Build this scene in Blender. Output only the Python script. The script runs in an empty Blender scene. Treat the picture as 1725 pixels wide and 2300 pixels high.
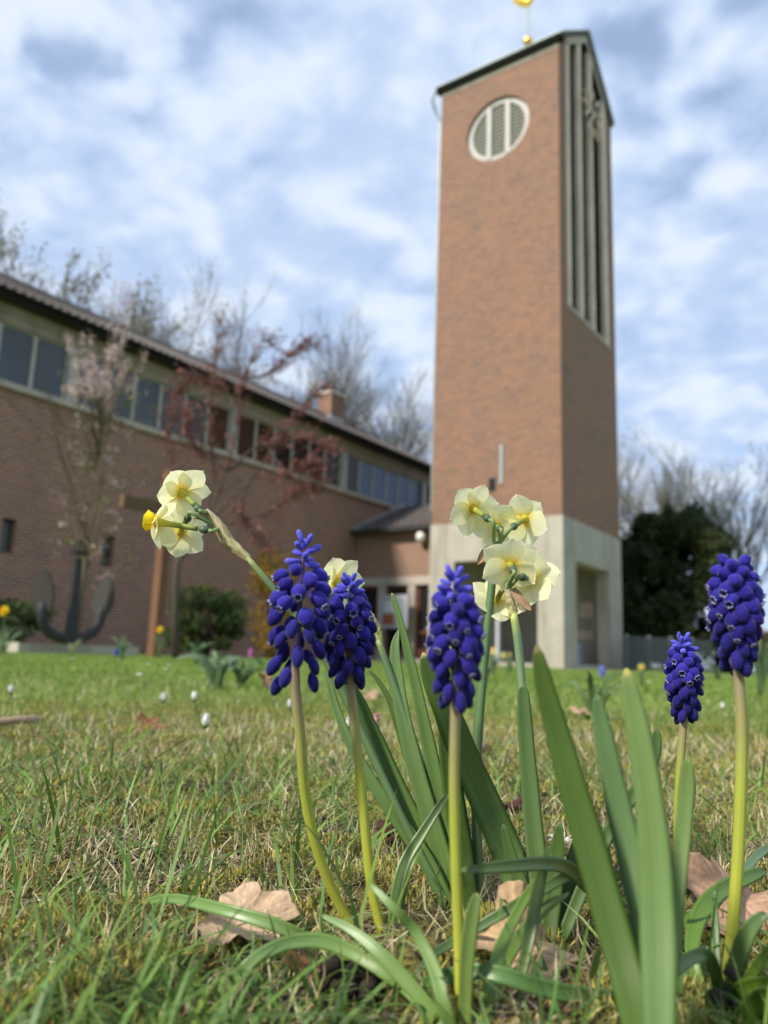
import bpy, math, random
import numpy as np
from math import sin, cos, pi, radians, sqrt, atan2, floor
from mathutils import Vector, Matrix, Quaternion
random.seed(7); RNG = np.random.default_rng(7)
S = bpy.context.scene; COL = S.collection

# ---------------------------------------------------------------- camera
F_PX = 1727.0; PITCH = radians(10.7); ROLL = radians(2.05); CAM_H = 0.13
fv = np.array([0, cos(PITCH), sin(PITCH)]); _r0 = np.array([1.0, 0, 0]); _u0 = np.array([0, -sin(PITCH), cos(PITCH)])
rv = _r0*cos(ROLL)+_u0*sin(ROLL); uv_ = _u0*cos(ROLL)-_r0*sin(ROLL)
CP = np.array([0, 0, CAM_H])
cd = bpy.data.cameras.new('camera'); cam = bpy.data.objects.new('camera', cd); COL.objects.link(cam)
cam.matrix_world = Matrix(((rv[0], uv_[0], -fv[0], 0), (rv[1], uv_[1], -fv[1], 0), (rv[2], uv_[2], -fv[2], CAM_H), (0, 0, 0, 1)))
cd.sensor_fit = 'VERTICAL'; cd.sensor_height = 9.136; cd.sensor_width = 9.136*.75; cd.lens = 6.86
cd.clip_start = 0.01; cd.clip_end = 2000
cd.dof.use_dof = True; cd.dof.focus_distance = 0.455; cd.dof.aperture_fstop = 2.05
S.camera = cam

# ---------------------------------------------------------------- world, sun, exposure
SUN = Vector((-0.72, -0.60, 0.80)).normalized()
w = bpy.data.worlds.new("World"); S.world = w; w.use_nodes = True
def world():
    nt = w.node_tree; N = nt.nodes; L = nt.links; N.clear()
    out = N.new('ShaderNodeOutputWorld'); bg = N.new('ShaderNodeBackground'); bg.inputs[1].default_value = 0.080
    sky = N.new('ShaderNodeTexSky'); sky.sky_type = 'NISHITA'; sky.sun_disc = False
    sky.sun_elevation = math.asin(SUN.z); sky.sun_rotation = atan2(SUN.x, SUN.y); sky.air_density = 1.0; sky.dust_density = 1.0; sky.ozone_density = 2.0
    tc = N.new('ShaderNodeTexCoord'); sep = N.new('ShaderNodeSeparateXYZ'); L.new(tc.outputs['Generated'], sep.inputs[0])
    mx = N.new('ShaderNodeMath'); mx.operation = 'MAXIMUM'; L.new(sep.outputs[2], mx.inputs[0]); mx.inputs[1].default_value = 0.0
    ad = N.new('ShaderNodeMath'); L.new(mx.outputs[0], ad.inputs[0]); ad.inputs[1].default_value = 0.30
    dv = N.new('ShaderNodeVectorMath'); dv.operation = 'DIVIDE'; L.new(tc.outputs['Generated'], dv.inputs[0])
    cb = N.new('ShaderNodeCombineXYZ'); L.new(ad.outputs[0], cb.inputs[0]); L.new(ad.outputs[0], cb.inputs[1]); cb.inputs[2].default_value = 1.0
    L.new(cb.outputs[0], dv.inputs[1])
    mp = N.new('ShaderNodeMapping'); L.new(dv.outputs[0], mp.inputs[0]); mp.inputs['Scale'].default_value = (1.9, 1.9, .5); mp.inputs['Rotation'].default_value = (0, 0, .5)
    def noise(sc, det, rough, off, dist=0):
        n = N.new('ShaderNodeTexNoise'); n.inputs['Scale'].default_value = sc; n.inputs['Detail'].default_value = det
        n.inputs['Roughness'].default_value = rough; n.inputs['Distortion'].default_value = dist
        a = N.new('ShaderNodeVectorMath'); L.new(mp.outputs[0], a.inputs[0]); a.inputs[1].default_value = off; L.new(a.outputs[0], n.inputs['Vector']); return n.outputs[0]
    big = noise(1.0, 2, .5, (3.1, 7.2, 0)); mid = noise(5.2, 2.5, .42, (1.3, 0.4, 2), .25); fine = noise(9.5, 3, .5, (9.4, 5.2, 0), .15)
    def m(op, a, b):
        q = N.new('ShaderNodeMath'); q.operation = op
        for k, x in enumerate((a, b)):
            if isinstance(x, (int, float)): q.inputs[k].default_value = x
            else: L.new(x, q.inputs[k])
        return q.outputs[0]
    den = m('ADD', m('ADD', m('MULTIPLY', big, .50), m('MULTIPLY', mid, .62)), m('MULTIPLY', fine, .22))
    r1 = N.new('ShaderNodeMapRange'); r1.interpolation_type = 'SMOOTHSTEP'; L.new(den, r1.inputs[0])
    r1.inputs[1].default_value = .44; r1.inputs[2].default_value = .62; r1.inputs[3].default_value = 0.48; r1.inputs[4].default_value = .97
    r2 = N.new('ShaderNodeMapRange'); r2.interpolation_type = 'SMOOTHSTEP'; L.new(m('ADD', m('MULTIPLY', mid, .75), m('MULTIPLY', fine, .25)), r2.inputs[0])
    r2.inputs[1].default_value = .40; r2.inputs[2].default_value = .68
    cc = N.new('ShaderNodeMix'); cc.data_type = 'RGBA'; L.new(r2.outputs[0], cc.inputs[0])
    cc.inputs[6].default_value = (5.0, 6.3, 8.7, 1); cc.inputs[7].default_value = (7.5, 8.4, 9.6, 1)
    mixc = N.new('ShaderNodeMix'); mixc.data_type = 'RGBA'; L.new(r1.outputs[0], mixc.inputs[0]); sk = N.new('ShaderNodeVectorMath'); sk.operation = 'SCALE'; sk.inputs[3].default_value = 1.75; L.new(sky.outputs[0], sk.inputs[0]); L.new(sk.outputs[0], mixc.inputs[6]); L.new(cc.outputs[2], mixc.inputs[7])
    L.new(mixc.outputs[2], bg.inputs[0]); L.new(bg.outputs[0], out.inputs[0])
world()
sd = bpy.data.lights.new('sun', 'SUN'); sun = bpy.data.objects.new('sun', sd); COL.objects.link(sun)
sd.energy = 3.8; sd.angle = radians(6); sd.color = (1.0, .93, .82); sun.location = (-30, -25, 40)
sun.rotation_euler = (-SUN).to_track_quat('-Z', 'Y').to_euler()
S.view_settings.view_transform = 'Standard'; S.view_settings.look = 'None'; S.view_settings.gamma = 1; S.view_settings.exposure = 0.46
S.cycles.use_denoising = True; S.cycles.max_bounces = 8; S.cycles.transparent_max_bounces = 8
S.cycles.caustics_reflective = False; S.cycles.caustics_refractive = False; S.cycles.sample_clamp_indirect = 6

# ---------------------------------------------------------------- view helpers: a pixel of the 1725x2300 photograph -> a point at a real depth
def ray(x, y): return fv*F_PX+rv*(x-862.5)-uv_*(y-1150)
def at(x, y, Y): d = ray(x, y); return CP+d*(Y/d[1])
def atz(x, y, z): d = ray(x, y); return CP+d*((z-CAM_H)/d[2])
def onp(x, y, P, n): d = ray(x, y); return CP+d*(((P-CP)@n)/(d@n))
nrm = lambda v: np.asarray(v, float)/max(np.linalg.norm(v), 1e-12)
def gh(x, y):
    r = np.hypot(x, y); k = np.clip((r-.45)/1.2, 0, 1)
    return (.004*np.sin(23*x+1.3)*np.sin(19*y+.4)+.003*np.sin(41*x+17*y)+.0022*np.sin(67*x-53*y+1))*(1-.5*k)

# ---------------------------------------------------------------- scene-graph helpers
def thing(name, label, cat, loc=(0, 0, 0), group=None):
    o = bpy.data.objects.new(name, None); COL.objects.link(o); o.location = loc; o.empty_display_size = .05
    o['label'] = label; o['category'] = cat
    if group: o['group'] = group
    return o
def tag(o, label, cat, group=None, kind=None):
    if label: o['label'] = label
    if cat: o['category'] = cat
    if group: o['group'] = group
    if kind: o['kind'] = kind
    return o
ABS = {}
def absloc(o):
    v = np.array(o.location)
    while o.parent: o = o.parent; v = v+np.array(o.location)
    return v
class MB:
    def __init__(s): s.v = []; s.f = []; s.uv = []; s.c = []
    def face(s, pts, uvs=None, col=(1, 1, 1)):
        pts = [np.asarray(p, float) for p in pts]; i = len(s.v)
        if uvs is None:
            n = nrm(np.cross(pts[1]-pts[0], pts[2]-pts[0]))
            if abs(n[2]) > .75: uvs = [(p[0], p[1]) for p in pts]
            else:
                h = nrm(np.cross((0, 0, 1), n)); uvs = [(p@h, p[2]) for p in pts]
        s.v += pts; s.uv += list(uvs); s.c += [col]*len(pts); s.f.append(tuple(range(i, i+len(pts))))
    def box(s, o, ax, ay, az, col=(1, 1, 1)):
        o, ax, ay, az = (np.asarray(q, float) for q in (o, ax, ay, az))
        if np.dot(np.cross(ax, ay), az) < 0: ax, ay = ay, ax
        P = lambda i, j, k: o+ax*i+ay*j+az*k
        for q in (((0,0,0),(0,1,0),(1,1,0),(1,0,0)), ((0,0,1),(1,0,1),(1,1,1),(0,1,1)), ((0,0,0),(1,0,0),(1,0,1),(0,0,1)),
                  ((1,0,0),(1,1,0),(1,1,1),(1,0,1)), ((1,1,0),(0,1,0),(0,1,1),(1,1,1)), ((0,1,0),(0,0,0),(0,0,1),(0,1,1))):
            s.face([P(*k) for k in q], None, col)
    def grid(s, P, cu=False, cv=False, uv=None, col=None):
        nu, nv = len(P), len(P[0]); b = len(s.v)
        for i in range(nu):
            for j in range(nv):
                s.v.append(np.asarray(P[i][j], float)); s.uv.append(uv[i][j] if uv is not None else (j/max(nv-1, 1), i/max(nu-1, 1)))
                s.c.append(col[i][j] if col is not None else (1, 1, 1))
        for i in range(nu if cu else nu-1):
            for j in range(nv if cv else nv-1):
                a, c = i, (i+1) % nu; d, e = j, (j+1) % nv
                s.f.append((b+a*nv+d, b+a*nv+e, b+c*nv+e, b+c*nv+d))
    def tube(s, pts, rad, seg=8, col=None, caps=True, ref=(0, 0, 1), sq=None):
        pts = [np.asarray(p, float) for p in pts]; n = len(pts)
        if np.isscalar(rad): rad = [rad]*n
        P = []; X = None; C = []
        for i in range(n):
            t = nrm(pts[min(i+1, n-1)]-pts[max(i-1, 0)])
            if X is None:
                r = np.asarray(ref, float)
                if abs(t@nrm(r)) > .95: r = np.array([1., 0, 0])
                X = nrm(np.cross(r, t))
            else: X = nrm(X-t*(X@t))
            Y = np.cross(t, X)
            P.append([pts[i]+(X*cos(2*pi*k/seg)+Y*sin(2*pi*k/seg)*(sq or 1))*rad[i] for k in range(seg)])
            c = (1, 1, 1) if col is None else (col[i] if isinstance(col, list) else col)
            C.append([c]*seg)
        b = len(s.v); s.grid(P, cv=True, col=C, uv=[[(k/seg, i/max(n-1, 1)) for k in range(seg)] for i in range(n)])
        if caps:
            s.f.append(tuple(b+k for k in reversed(range(seg)))); s.f.append(tuple(b+(n-1)*seg+k for k in range(seg)))
    def lathe(s, prof, seg=12, org=(0, 0, 0), X=(1, 0, 0), Y=(0, 1, 0), Z=(0, 0, 1), col=None, wob=None):
        o, X, Y, Z = (np.asarray(q, float) for q in (org, X, Y, Z))
        P = [[o+(X*cos(2*pi*k/seg)+Y*sin(2*pi*k/seg))*r*(1+(wob(i, 2*pi*k/seg) if wob else 0))+Z*z for k in range(seg)] for i, (r, z) in enumerate(prof)]
        C = [[(col[i] if isinstance(col, list) else (col or (1, 1, 1)))]*seg for i in range(len(prof))]
        s.grid(P, cv=True, col=C)
    def build(s, name, mat, parent=None, smooth=False, solid=0):
        me = bpy.data.meshes.new(name); V = np.array(s.v)
        if parent is not None: V = V-absloc(parent)
        me.from_pydata(V.tolist(), [], s.f)
        li = np.zeros(len(me.loops), np.int32); me.loops.foreach_get('vertex_index', li)
        u = me.uv_layers.new(name='UVMap'); u.data.foreach_set('uv', np.array(s.uv, np.float32)[li].ravel())
        a = me.color_attributes.new('Col', 'FLOAT_COLOR', 'POINT'); c = np.ones((len(V), 4), np.float32); c[:, :3] = s.c; a.data.foreach_set('color', c.ravel())
        if smooth: me.polygons.foreach_set('use_smooth', np.ones(len(me.polygons), bool))
        me.materials.append(mat); me.update()
        o = bpy.data.objects.new(name, me); COL.objects.link(o)
        if parent is not None: o.parent = parent
        if solid:
            m = o.modifiers.new('thickness', 'SOLIDIFY'); m.thickness = solid; m.offset = 0
        return o
def raw(name, V, faces_n, mat, C, UV=None, parent=None, smooth=True, idx=None):
    """numpy mesh: faces_n = loop counts per face, idx = loop vertex indices"""
    me = bpy.data.meshes.new(name); V = np.asarray(V, np.float32)
    if parent is not None: V = V-absloc(parent).astype(np.float32)
    if idx is None: idx = np.arange(len(V))
    me.vertices.add(len(V)); me.vertices.foreach_set('co', V.ravel().astype(np.float32))
    me.loops.add(len(idx)); me.loops.foreach_set('vertex_index', idx.astype(np.int32))
    fn = np.asarray(faces_n, np.int32); st = np.concatenate(([0], np.cumsum(fn)[:-1])).astype(np.int32)
    me.polygons.add(len(fn)); me.polygons.foreach_set('loop_start', st); me.polygons.foreach_set('loop_total', fn)
    if smooth: me.polygons.foreach_set('use_smooth', np.ones(len(fn), bool))
    a = me.color_attributes.new('Col', 'FLOAT_COLOR', 'POINT'); c = np.ones((len(V), 4), np.float32); c[:, :3] = C; a.data.foreach_set('color', c.ravel())
    me.materials.append(mat); me.update(calc_edges=True); me.validate()
    o = bpy.data.objects.new(name, me); COL.objects.link(o)
    if parent is not None: o.parent = parent
    return o
def dup(o, parent=None):
    c = o.copy(); COL.objects.link(c)
    if parent is not None: c.parent = parent
    for ch in list(o.children): dup(ch, c)
    return c

# ---------------------------------------------------------------- materials
def new_mat(name):
    m = bpy.data.materials.new(name); m.use_nodes = True; nt = m.node_tree; nt.nodes.clear()
    out = nt.nodes.new('ShaderNodeOutputMaterial'); b = nt.nodes.new('ShaderNodeBsdfPrincipled'); nt.links.new(b.outputs[0], out.inputs[0])
    return m, nt, b, out
def _noise(nt, vec, sc, det=4, rough=.55):
    n = nt.nodes.new('ShaderNodeTexNoise'); n.inputs['Scale'].default_value = sc; n.inputs['Detail'].default_value = det; n.inputs['Roughness'].default_value = rough
    if vec is not None: nt.links.new(vec, n.inputs['Vector'])
    return n.outputs[0]
def _ramp(nt, fac, stops):
    r = nt.nodes.new('ShaderNodeValToRGB'); e = r.color_ramp.elements
    for k, (p, c) in enumerate(stops):
        q = e[k] if k < 2 else e.new(p)
        q.position = p; q.color = (*c, 1)
    nt.links.new(fac, r.inputs[0]); return r.outputs[0]
def _mix(nt, fac, a, b, mode='MIX'):
    m = nt.nodes.new('ShaderNodeMix'); m.data_type = 'RGBA'; m.blend_type = mode
    for k, x in ((0, fac), (6, a), (7, b)):
        if isinstance(x, (int, float)): m.inputs[k].default_value = x
        elif isinstance(x, tuple): m.inputs[k].default_value = (*x, 1)
        else: nt.links.new(x, m.inputs[k])
    return m.outputs[2]
def _bump(nt, b, h, st, dist=.01):
    q = nt.nodes.new('ShaderNodeBump'); q.inputs['Strength'].default_value = st; q.inputs['Distance'].default_value = dist
    nt.links.new(h, q.inputs['Height']); nt.links.new(q.outputs[0], b.inputs['Normal'])
def pos(nt): return nt.nodes.new('ShaderNodeNewGeometry').outputs['Position']
def uvn(nt): return nt.nodes.new('ShaderNodeTexCoord').outputs['UV']
def scaled(nt, vec, sc):
    m = nt.nodes.new('ShaderNodeMapping'); m.inputs['Scale'].default_value = sc; nt.links.new(vec, m.inputs[0]); return m.outputs[0]
def m_plain(name, c, rough=.6, metal=0, var=.25, sc=6, bump=0):
    m, nt, b, o = new_mat(name)
    n = _noise(nt, pos(nt), sc)
    nt.links.new(_mix(nt, n, tuple(x*(1-var) for x in c), tuple(min(x*(1+var), 1) for x in c)), b.inputs['Base Color'])
    b.inputs['Roughness'].default_value = rough; b.inputs['Metallic'].default_value = metal
    if rough > .95: b.inputs['Specular IOR Level'].default_value = .05
    if bump: _bump(nt, b, _noise(nt, pos(nt), sc*8), bump)
    return m
def m_brick(name, c1, c2, mortar, blotch, ms=.013):
    m, nt, b, o = new_mat(name); u = uvn(nt)
    br = nt.nodes.new('ShaderNodeTexBrick'); nt.links.new(u, br.inputs['Vector']); br.inputs['Scale'].default_value = 1
    br.inputs['Brick Width'].default_value = .25; br.inputs['Row Height'].default_value = .0833; br.inputs['Mortar Size'].default_value = ms; br.inputs['Mortar Smooth'].default_value = .3
    br.inputs['Color1'].default_value = (*c1, 1); br.inputs['Color2'].default_value = (*c2, 1); br.inputs['Mortar'].default_value = (*mortar, 1); br.inputs['Bias'].default_value = -.1
    n1 = _noise(nt, pos(nt), .8, 6, .68); n2 = _noise(nt, scaled(nt, pos(nt), (3.2, 3.2, 9)), 1, 3)
    c = _mix(nt, _ramp_f(nt, n1, .38, .66), br.outputs[0], _mix(nt, 1.0, br.outputs[0], blotch, 'MULTIPLY'))
    c = _mix(nt, .25, c, _mix(nt, n2, (.05, .045, .04), (.6, .5, .42)), 'OVERLAY')
    nt.links.new(c, b.inputs['Base Color']); b.inputs['Roughness'].default_value = .85
    _bump(nt, b, br.outputs['Fac'], -.5, .01); return m
def _ramp_f(nt, fac, lo, hi):
    r = nt.nodes.new('ShaderNodeMapRange'); r.inputs[1].default_value = lo; r.inputs[2].default_value = hi; nt.links.new(fac, r.inputs[0]); return r.outputs[0]
def m_attr(name, rough=.5, trans=0.0, stripes=None, spec=.5, var=.2, varsc=40, sheen=0, trans_col=None, bump=0, sv=.38, objvar=0):
    m, nt, b, out = new_mat(name)
    a = nt.nodes.new('ShaderNodeAttribute'); a.attribute_name = 'Col'; c = a.outputs[0]
    n = _noise(nt, pos(nt), varsc, 3)
    c = _mix(nt, 1.0, c, _mix(nt, n, (1-var,)*3, (1+var,)*3), 'MULTIPLY')
    if stripes:
        s = _noise(nt, scaled(nt, uvn(nt), stripes), 1, 2)
        c = _mix(nt, 1.0, c, _mix(nt, s, (1-sv,)*3, (1+sv,)*3), 'MULTIPLY')
        _bump(nt, b, s, .25, .0006)
    if objvar:
        oi = nt.nodes.new('ShaderNodeObjectInfo'); c = _mix(nt, 1.0, c, _ramp(nt, oi.outputs['Random'], [(0, (1-objvar, 1-objvar, 1-objvar*.8)), (1, (1+objvar*1.5, 1+objvar, 1+objvar*.7))]), 'MULTIPLY')
    nt.links.new(c, b.inputs['Base Color']); b.inputs['Roughness'].default_value = rough; b.inputs['Specular IOR Level'].default_value = spec
    if sheen: b.inputs['Sheen Weight'].default_value = sheen; b.inputs['Sheen Roughness'].default_value = .4
    if bump: _bump(nt, b, _noise(nt, pos(nt), bump, 4), .5, .002)
    if trans:
        t = nt.nodes.new('ShaderNodeBsdfTranslucent'); mx = nt.nodes.new('ShaderNodeMixShader'); mx.inputs[0].default_value = trans
        nt.links.new(c, t.inputs[0]); nt.links.new(b.outputs[0], mx.inputs[1]); nt.links.new(t.outputs[0], mx.inputs[2]); nt.links.new(mx.outputs[0], out.inputs[0])
    return m
def m_glass(name, c, rough=.08, spec=.6):
    m, nt, b, o = new_mat(name); n = _noise(nt, scaled(nt, pos(nt), (.7, .7, .25)), 1, 2)
    nt.links.new(_mix(nt, n, tuple(x*.7 for x in c), tuple(x*1.3 for x in c)), b.inputs['Base Color'])
    b.inputs['Roughness'].default_value = rough; b.inputs['Specular IOR Level'].default_value = spec; return m
def m_concrete(name, c):
    m, nt, b, o = new_mat(name); p = pos(nt)
    n = _noise(nt, p, 1.3, 6, .65); st = _noise(nt, scaled(nt, p, (3, 3, .35)), 1, 4)
    q = _mix(nt, n, tuple(x*.62 for x in c), tuple(x*1.18 for x in c)); q = _mix(nt, _ramp_f(nt, st, .52, .75), q, _mix(nt, 1.0, q, (.66, .66, .64), 'MULTIPLY'))
    nt.links.new(q, b.inputs['Base Color']); b.inputs['Roughness'].default_value = .9; _bump(nt, b, _noise(nt, p, 14, 5), .35, .01); return m
def m_wood(name, c):
    m, nt, b, o = new_mat(name); p = scaled(nt, pos(nt), (22, 22, 1.4)); n = _noise(nt, p, 1, 4)
    nt.links.new(_mix(nt, n, tuple(x*.6 for x in c), tuple(x*1.3 for x in c)), b.inputs['Base Color']); b.inputs['Roughness'].default_value = .75; return m

M = {}
M['brick_tower'] = m_brick('brick_tower', (.315, .112, .049), (.16, .060, .034), (.34, .27, .20), (.86, .94, 1.05), .016)
M['brick_hall'] = m_brick('brick_hall', (.31, .105, .062), (.10, .042, .03), (.46, .34, .26), (.85, .88, .92), .020)
M['brick_link'] = m_brick('brick_link', (.33, .155, .09), (.23, .11, .05), (.42, .36, .3), (.85, .88, .92))
M['concrete'] = m_concrete('concrete', (.46, .425, .355)); M['concrete_grey'] = m_concrete('concrete_grey', (.84, .68, .57))
M['trim'] = m_concrete('trim', (.50, .45, .38)); M['frieze'] = m_concrete('frieze', (.38, .32, .265))
M['white_paint'] = m_plain('white_paint', (.39, .38, .35), .5, 0, .1, 3)
M['frame'] = m_plain('frame', (.44, .43, .39), .5, 0, .12, 3)
M['tile'] = m_plain('tile', (.092, .078, .072), .75, 0, .4, 3.5, .4)
M['slate'] = m_plain('slate', (.05, .055, .05), .6, 0, .3, 4)
M['gutter'] = m_plain('gutter', (.022, .023, .022), .5, 0, .3, 4)
M['eave_black'] = m_plain('eave_black', (.014, .016, .014), 1.0, 0, .2, 4)
M['flashing'] = m_plain('flashing', (.32, .34, .33), .45, .3, .2, 3)
M['edge_metal'] = m_plain('edge_metal', (.33, .37, .32), .5, .2, .2, 3)
M['louvre'] = m_plain('louvre', (.26, .27, .21), .7, 0, .25, 3); M['louvre_dark'] = m_plain('louvre_dark', (.062, .068, .052), .8, 0, .3, 3)
M['gold'] = m_plain('gold', (.95, .62, .10), .28, .85, .06, 3); M['brass'] = m_plain('brass', (.72, .56, .36), .4, .2, .15, 8)
M['iron'] = m_plain('iron', (.032, .033, .035), .6, .2, .35, 9, .3); M['fluke'] = m_plain('fluke', (.040, .036, .028), .7, .1, .35, 9, .3)
M['wood'] = m_wood('wood', (.17, .08, .036)); M['wood_shaded'] = m_wood('wood_shaded', (.15, .085, .035)); M['door_wood'] = m_wood('door_wood', (.155, .05, .025))  # crossbar wood: tone of its shaded side put into the colour
M['glass_slate'] = m_glass('glass_slate', (.075, .09, .115), .22, .35); M['glass_brown_refl'] = m_glass('glass_brown_refl', (.055, .028, .02), .18, .2)  # brown panes: reflection of red brick put into the colour
M['glass_dark'] = m_glass('glass_dark', (.018, .018, .018), .12, .3); M['glass_blue_refl'] = m_glass('glass_blue_refl', (.045, .105, .22), .15, .4)  # blue panes: reflection painted in as base colour
M['lead_glass'] = m_glass('lead_glass', (.06, .075, .07), .3, .5)
M['fence'] = m_plain('fence', (.095, .11, .115), .5, .2, .15, 4); M['pole_white'] = m_plain('pole_white', (.5, .52, .56), .4, 0, .1, 5)
M['box_blue'] = m_plain('box_blue', (.32, .40, .52), .5, 0, .12, 4); M['box_slate'] = m_plain('box_slate', (.10, .125, .17), .5, 0, .2, 4)
M['lamp_glass'] = m_plain('lamp_glass', (.8, .78, .72), .25, 0, .03, 4); M['poster_board'] = m_plain('poster_board', (.45, .45, .50), .5, 0, .1, 4)
M['bark'] = m_plain('bark', (.17, .15, .12), .9, 0, .35, 7, .3); M['bark_far'] = m_plain('bark_far', (.115, .105, .088), .9, 0, .3, 2)
M['bark_dark'] = m_plain('bark_dark', (.075, .055, .045), .9, 0, .3, 7, .3); M['bark_olive'] = m_plain('bark_olive', (.12, .095, .048), .9, 0, .3, 7, .3)
M['leafy'] = m_attr('leafy', .6, .25, None, .3, .2, 5); M['bloom'] = m_attr('bloom', .6, .3, None, .3, .1, 30)
M['petal'] = m_attr('petal', .6, .5, (7, .8, 1), .2, .03, 60, 0, None, 0, .12); M['corona'] = m_attr('corona', .5, .3, (14, 1, 1), .3, .08, 60)
M['stalk'] = m_attr('stalk', .48, .12, (14, 1.2, 1), .4, .10, 90); M['blade'] = m_attr('blade', .52, .16, (24, .6, 1), .28, .16, 45)
M['fleshy'] = m_attr('fleshy', .36, .10, (8, 1.0, 1), .5, .12, 60)
M['floret'] = m_attr('floret', .72, .06, None, .12, .25, 420, .16, None, 900, .38, .26); M['rim'] = m_attr('rim', .6, .2, None, .3, .1, 90)
M['papery'] = m_attr('papery', .75, .3, (10, 3, 1), .2, .2, 200); M['dry'] = m_attr('dry', .75, .12, None, .25, .42, 140, 0, None, 260)
M['grass'] = m_attr('grass', .5, .28, None, .35, .14, 30); M['straw'] = m_attr('straw', .7, .15, None, .25, .18, 60); M['moss'] = m_attr('moss', .85, .15, None, .2, .25, 60)
M['daisy'] = m_attr('daisy', .6, .25, None, .3, .04, 60); M['clod'] = m_attr('clod', .9, 0, None, .2, .35, 120, 0, None, 300)

# ---------------------------------------------------------------- building axes
AL = radians(35.2); D = np.array([sin(AL), cos(AL), 0]); Nn = np.array([cos(AL), -sin(AL), 0]); Z = np.array([0, 0, 1.0])
def panel(mb, o, ex, en, thick, wd, z0, z1, holes):
    """wall of thickness (inwards = -en) with rectangular holes [(a0,a1,z0,z1)]"""
    xs = sorted({0, wd, *[h[0] for h in holes], *[h[1] for h in holes]}); zs = sorted({z0, z1, *[h[2] for h in holes], *[h[3] for h in holes]})
    inh = lambda a, z: any(h[0] < a < h[1] and h[2] < z < h[3] for h in holes)
    P = lambda a, z, t=0: o+ex*a+Z*z-en*t
    for i in range(len(xs)-1):
        for j in range(len(zs)-1):
            if not inh((xs[i]+xs[i+1])/2, (zs[j]+zs[j+1])/2):
                a, b_, c, d = xs[i], xs[i+1], zs[j], zs[j+1]
                mb.face([P(a, c), P(b_, c), P(b_, d), P(a, d)]); mb.face([P(a, c, thick), P(a, d, thick), P(b_, d, thick), P(b_, c, thick)])
    for a, b_, c, d in holes:
        mb.face([P(a, c), P(a, d), P(a, d, thick), P(a, c, thick)]); mb.face([P(b_, c), P(b_, c, thick), P(b_, d, thick), P(b_, d)])
        mb.face([P(a, c), P(a, c, thick), P(b_, c, thick), P(b_, c)]); mb.face([P(a, d), P(b_, d), P(b_, d, thick), P(a, d, thick)])

# ---------------------------------------------------------------- ground
def ground():
    m, nt, b, out = new_mat('ground'); p = pos(nt)
    n1 = _noise(nt, p, 9, 6, .6); n2 = _noise(nt, p, 60, 5, .6); n3 = _noise(nt, p, .35, 4)
    soil = _mix(nt, n2, (.018, .014, .010), (.075, .06, .042)); moss = _mix(nt, n2, (.11, .10, .02), (.34, .29, .075))
    near = _mix(nt, _ramp_f(nt, n1, .40, .58), soil, moss)
    lawn = _mix(nt, n3, (.115, .185, .03), (.16, .22, .05)); lawn = _mix(nt, _ramp_f(nt, n1, .45, .75), lawn, (.16, .15, .06))
    ln = nt.nodes.new('ShaderNodeVectorMath'); ln.operation = 'LENGTH'; nt.links.new(p, ln.inputs[0])
    nt.links.new(_mix(nt, _ramp_f(nt, ln.outputs['Value'], 1.0, 3.2), near, lawn), b.inputs['Base Color']); b.inputs['Roughness'].default_value = .95; b.inputs['Specular IOR Level'].default_value = .2
    _bump(nt, b, n2, .8, .006)
    mb = MB(); rs = list(np.geomspace(.12, 4, 90))+[6, 9, 14, 22, 40, 80, 200, 700]; na = 144
    mb.grid([[(r*sin(2*pi*k/na), r*cos(2*pi*k/na), gh(r*sin(2*pi*k/na), r*cos(2*pi*k/na)) if r < 4 else 0) for k in range(na)] for r in rs], cv=True)
    b0 = len(mb.v); mb.v.append(np.zeros(3)); mb.uv.append((0, 0)); mb.c.append((1, 1, 1))
    for k in range(na): mb.f.append((b0, (k+1) % na, k))
    mb.f = [tuple(reversed(f)) for f in mb.f]
    o = mb.build('ground', m, smooth=True); o['kind'] = 'structure'
ground()

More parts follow.
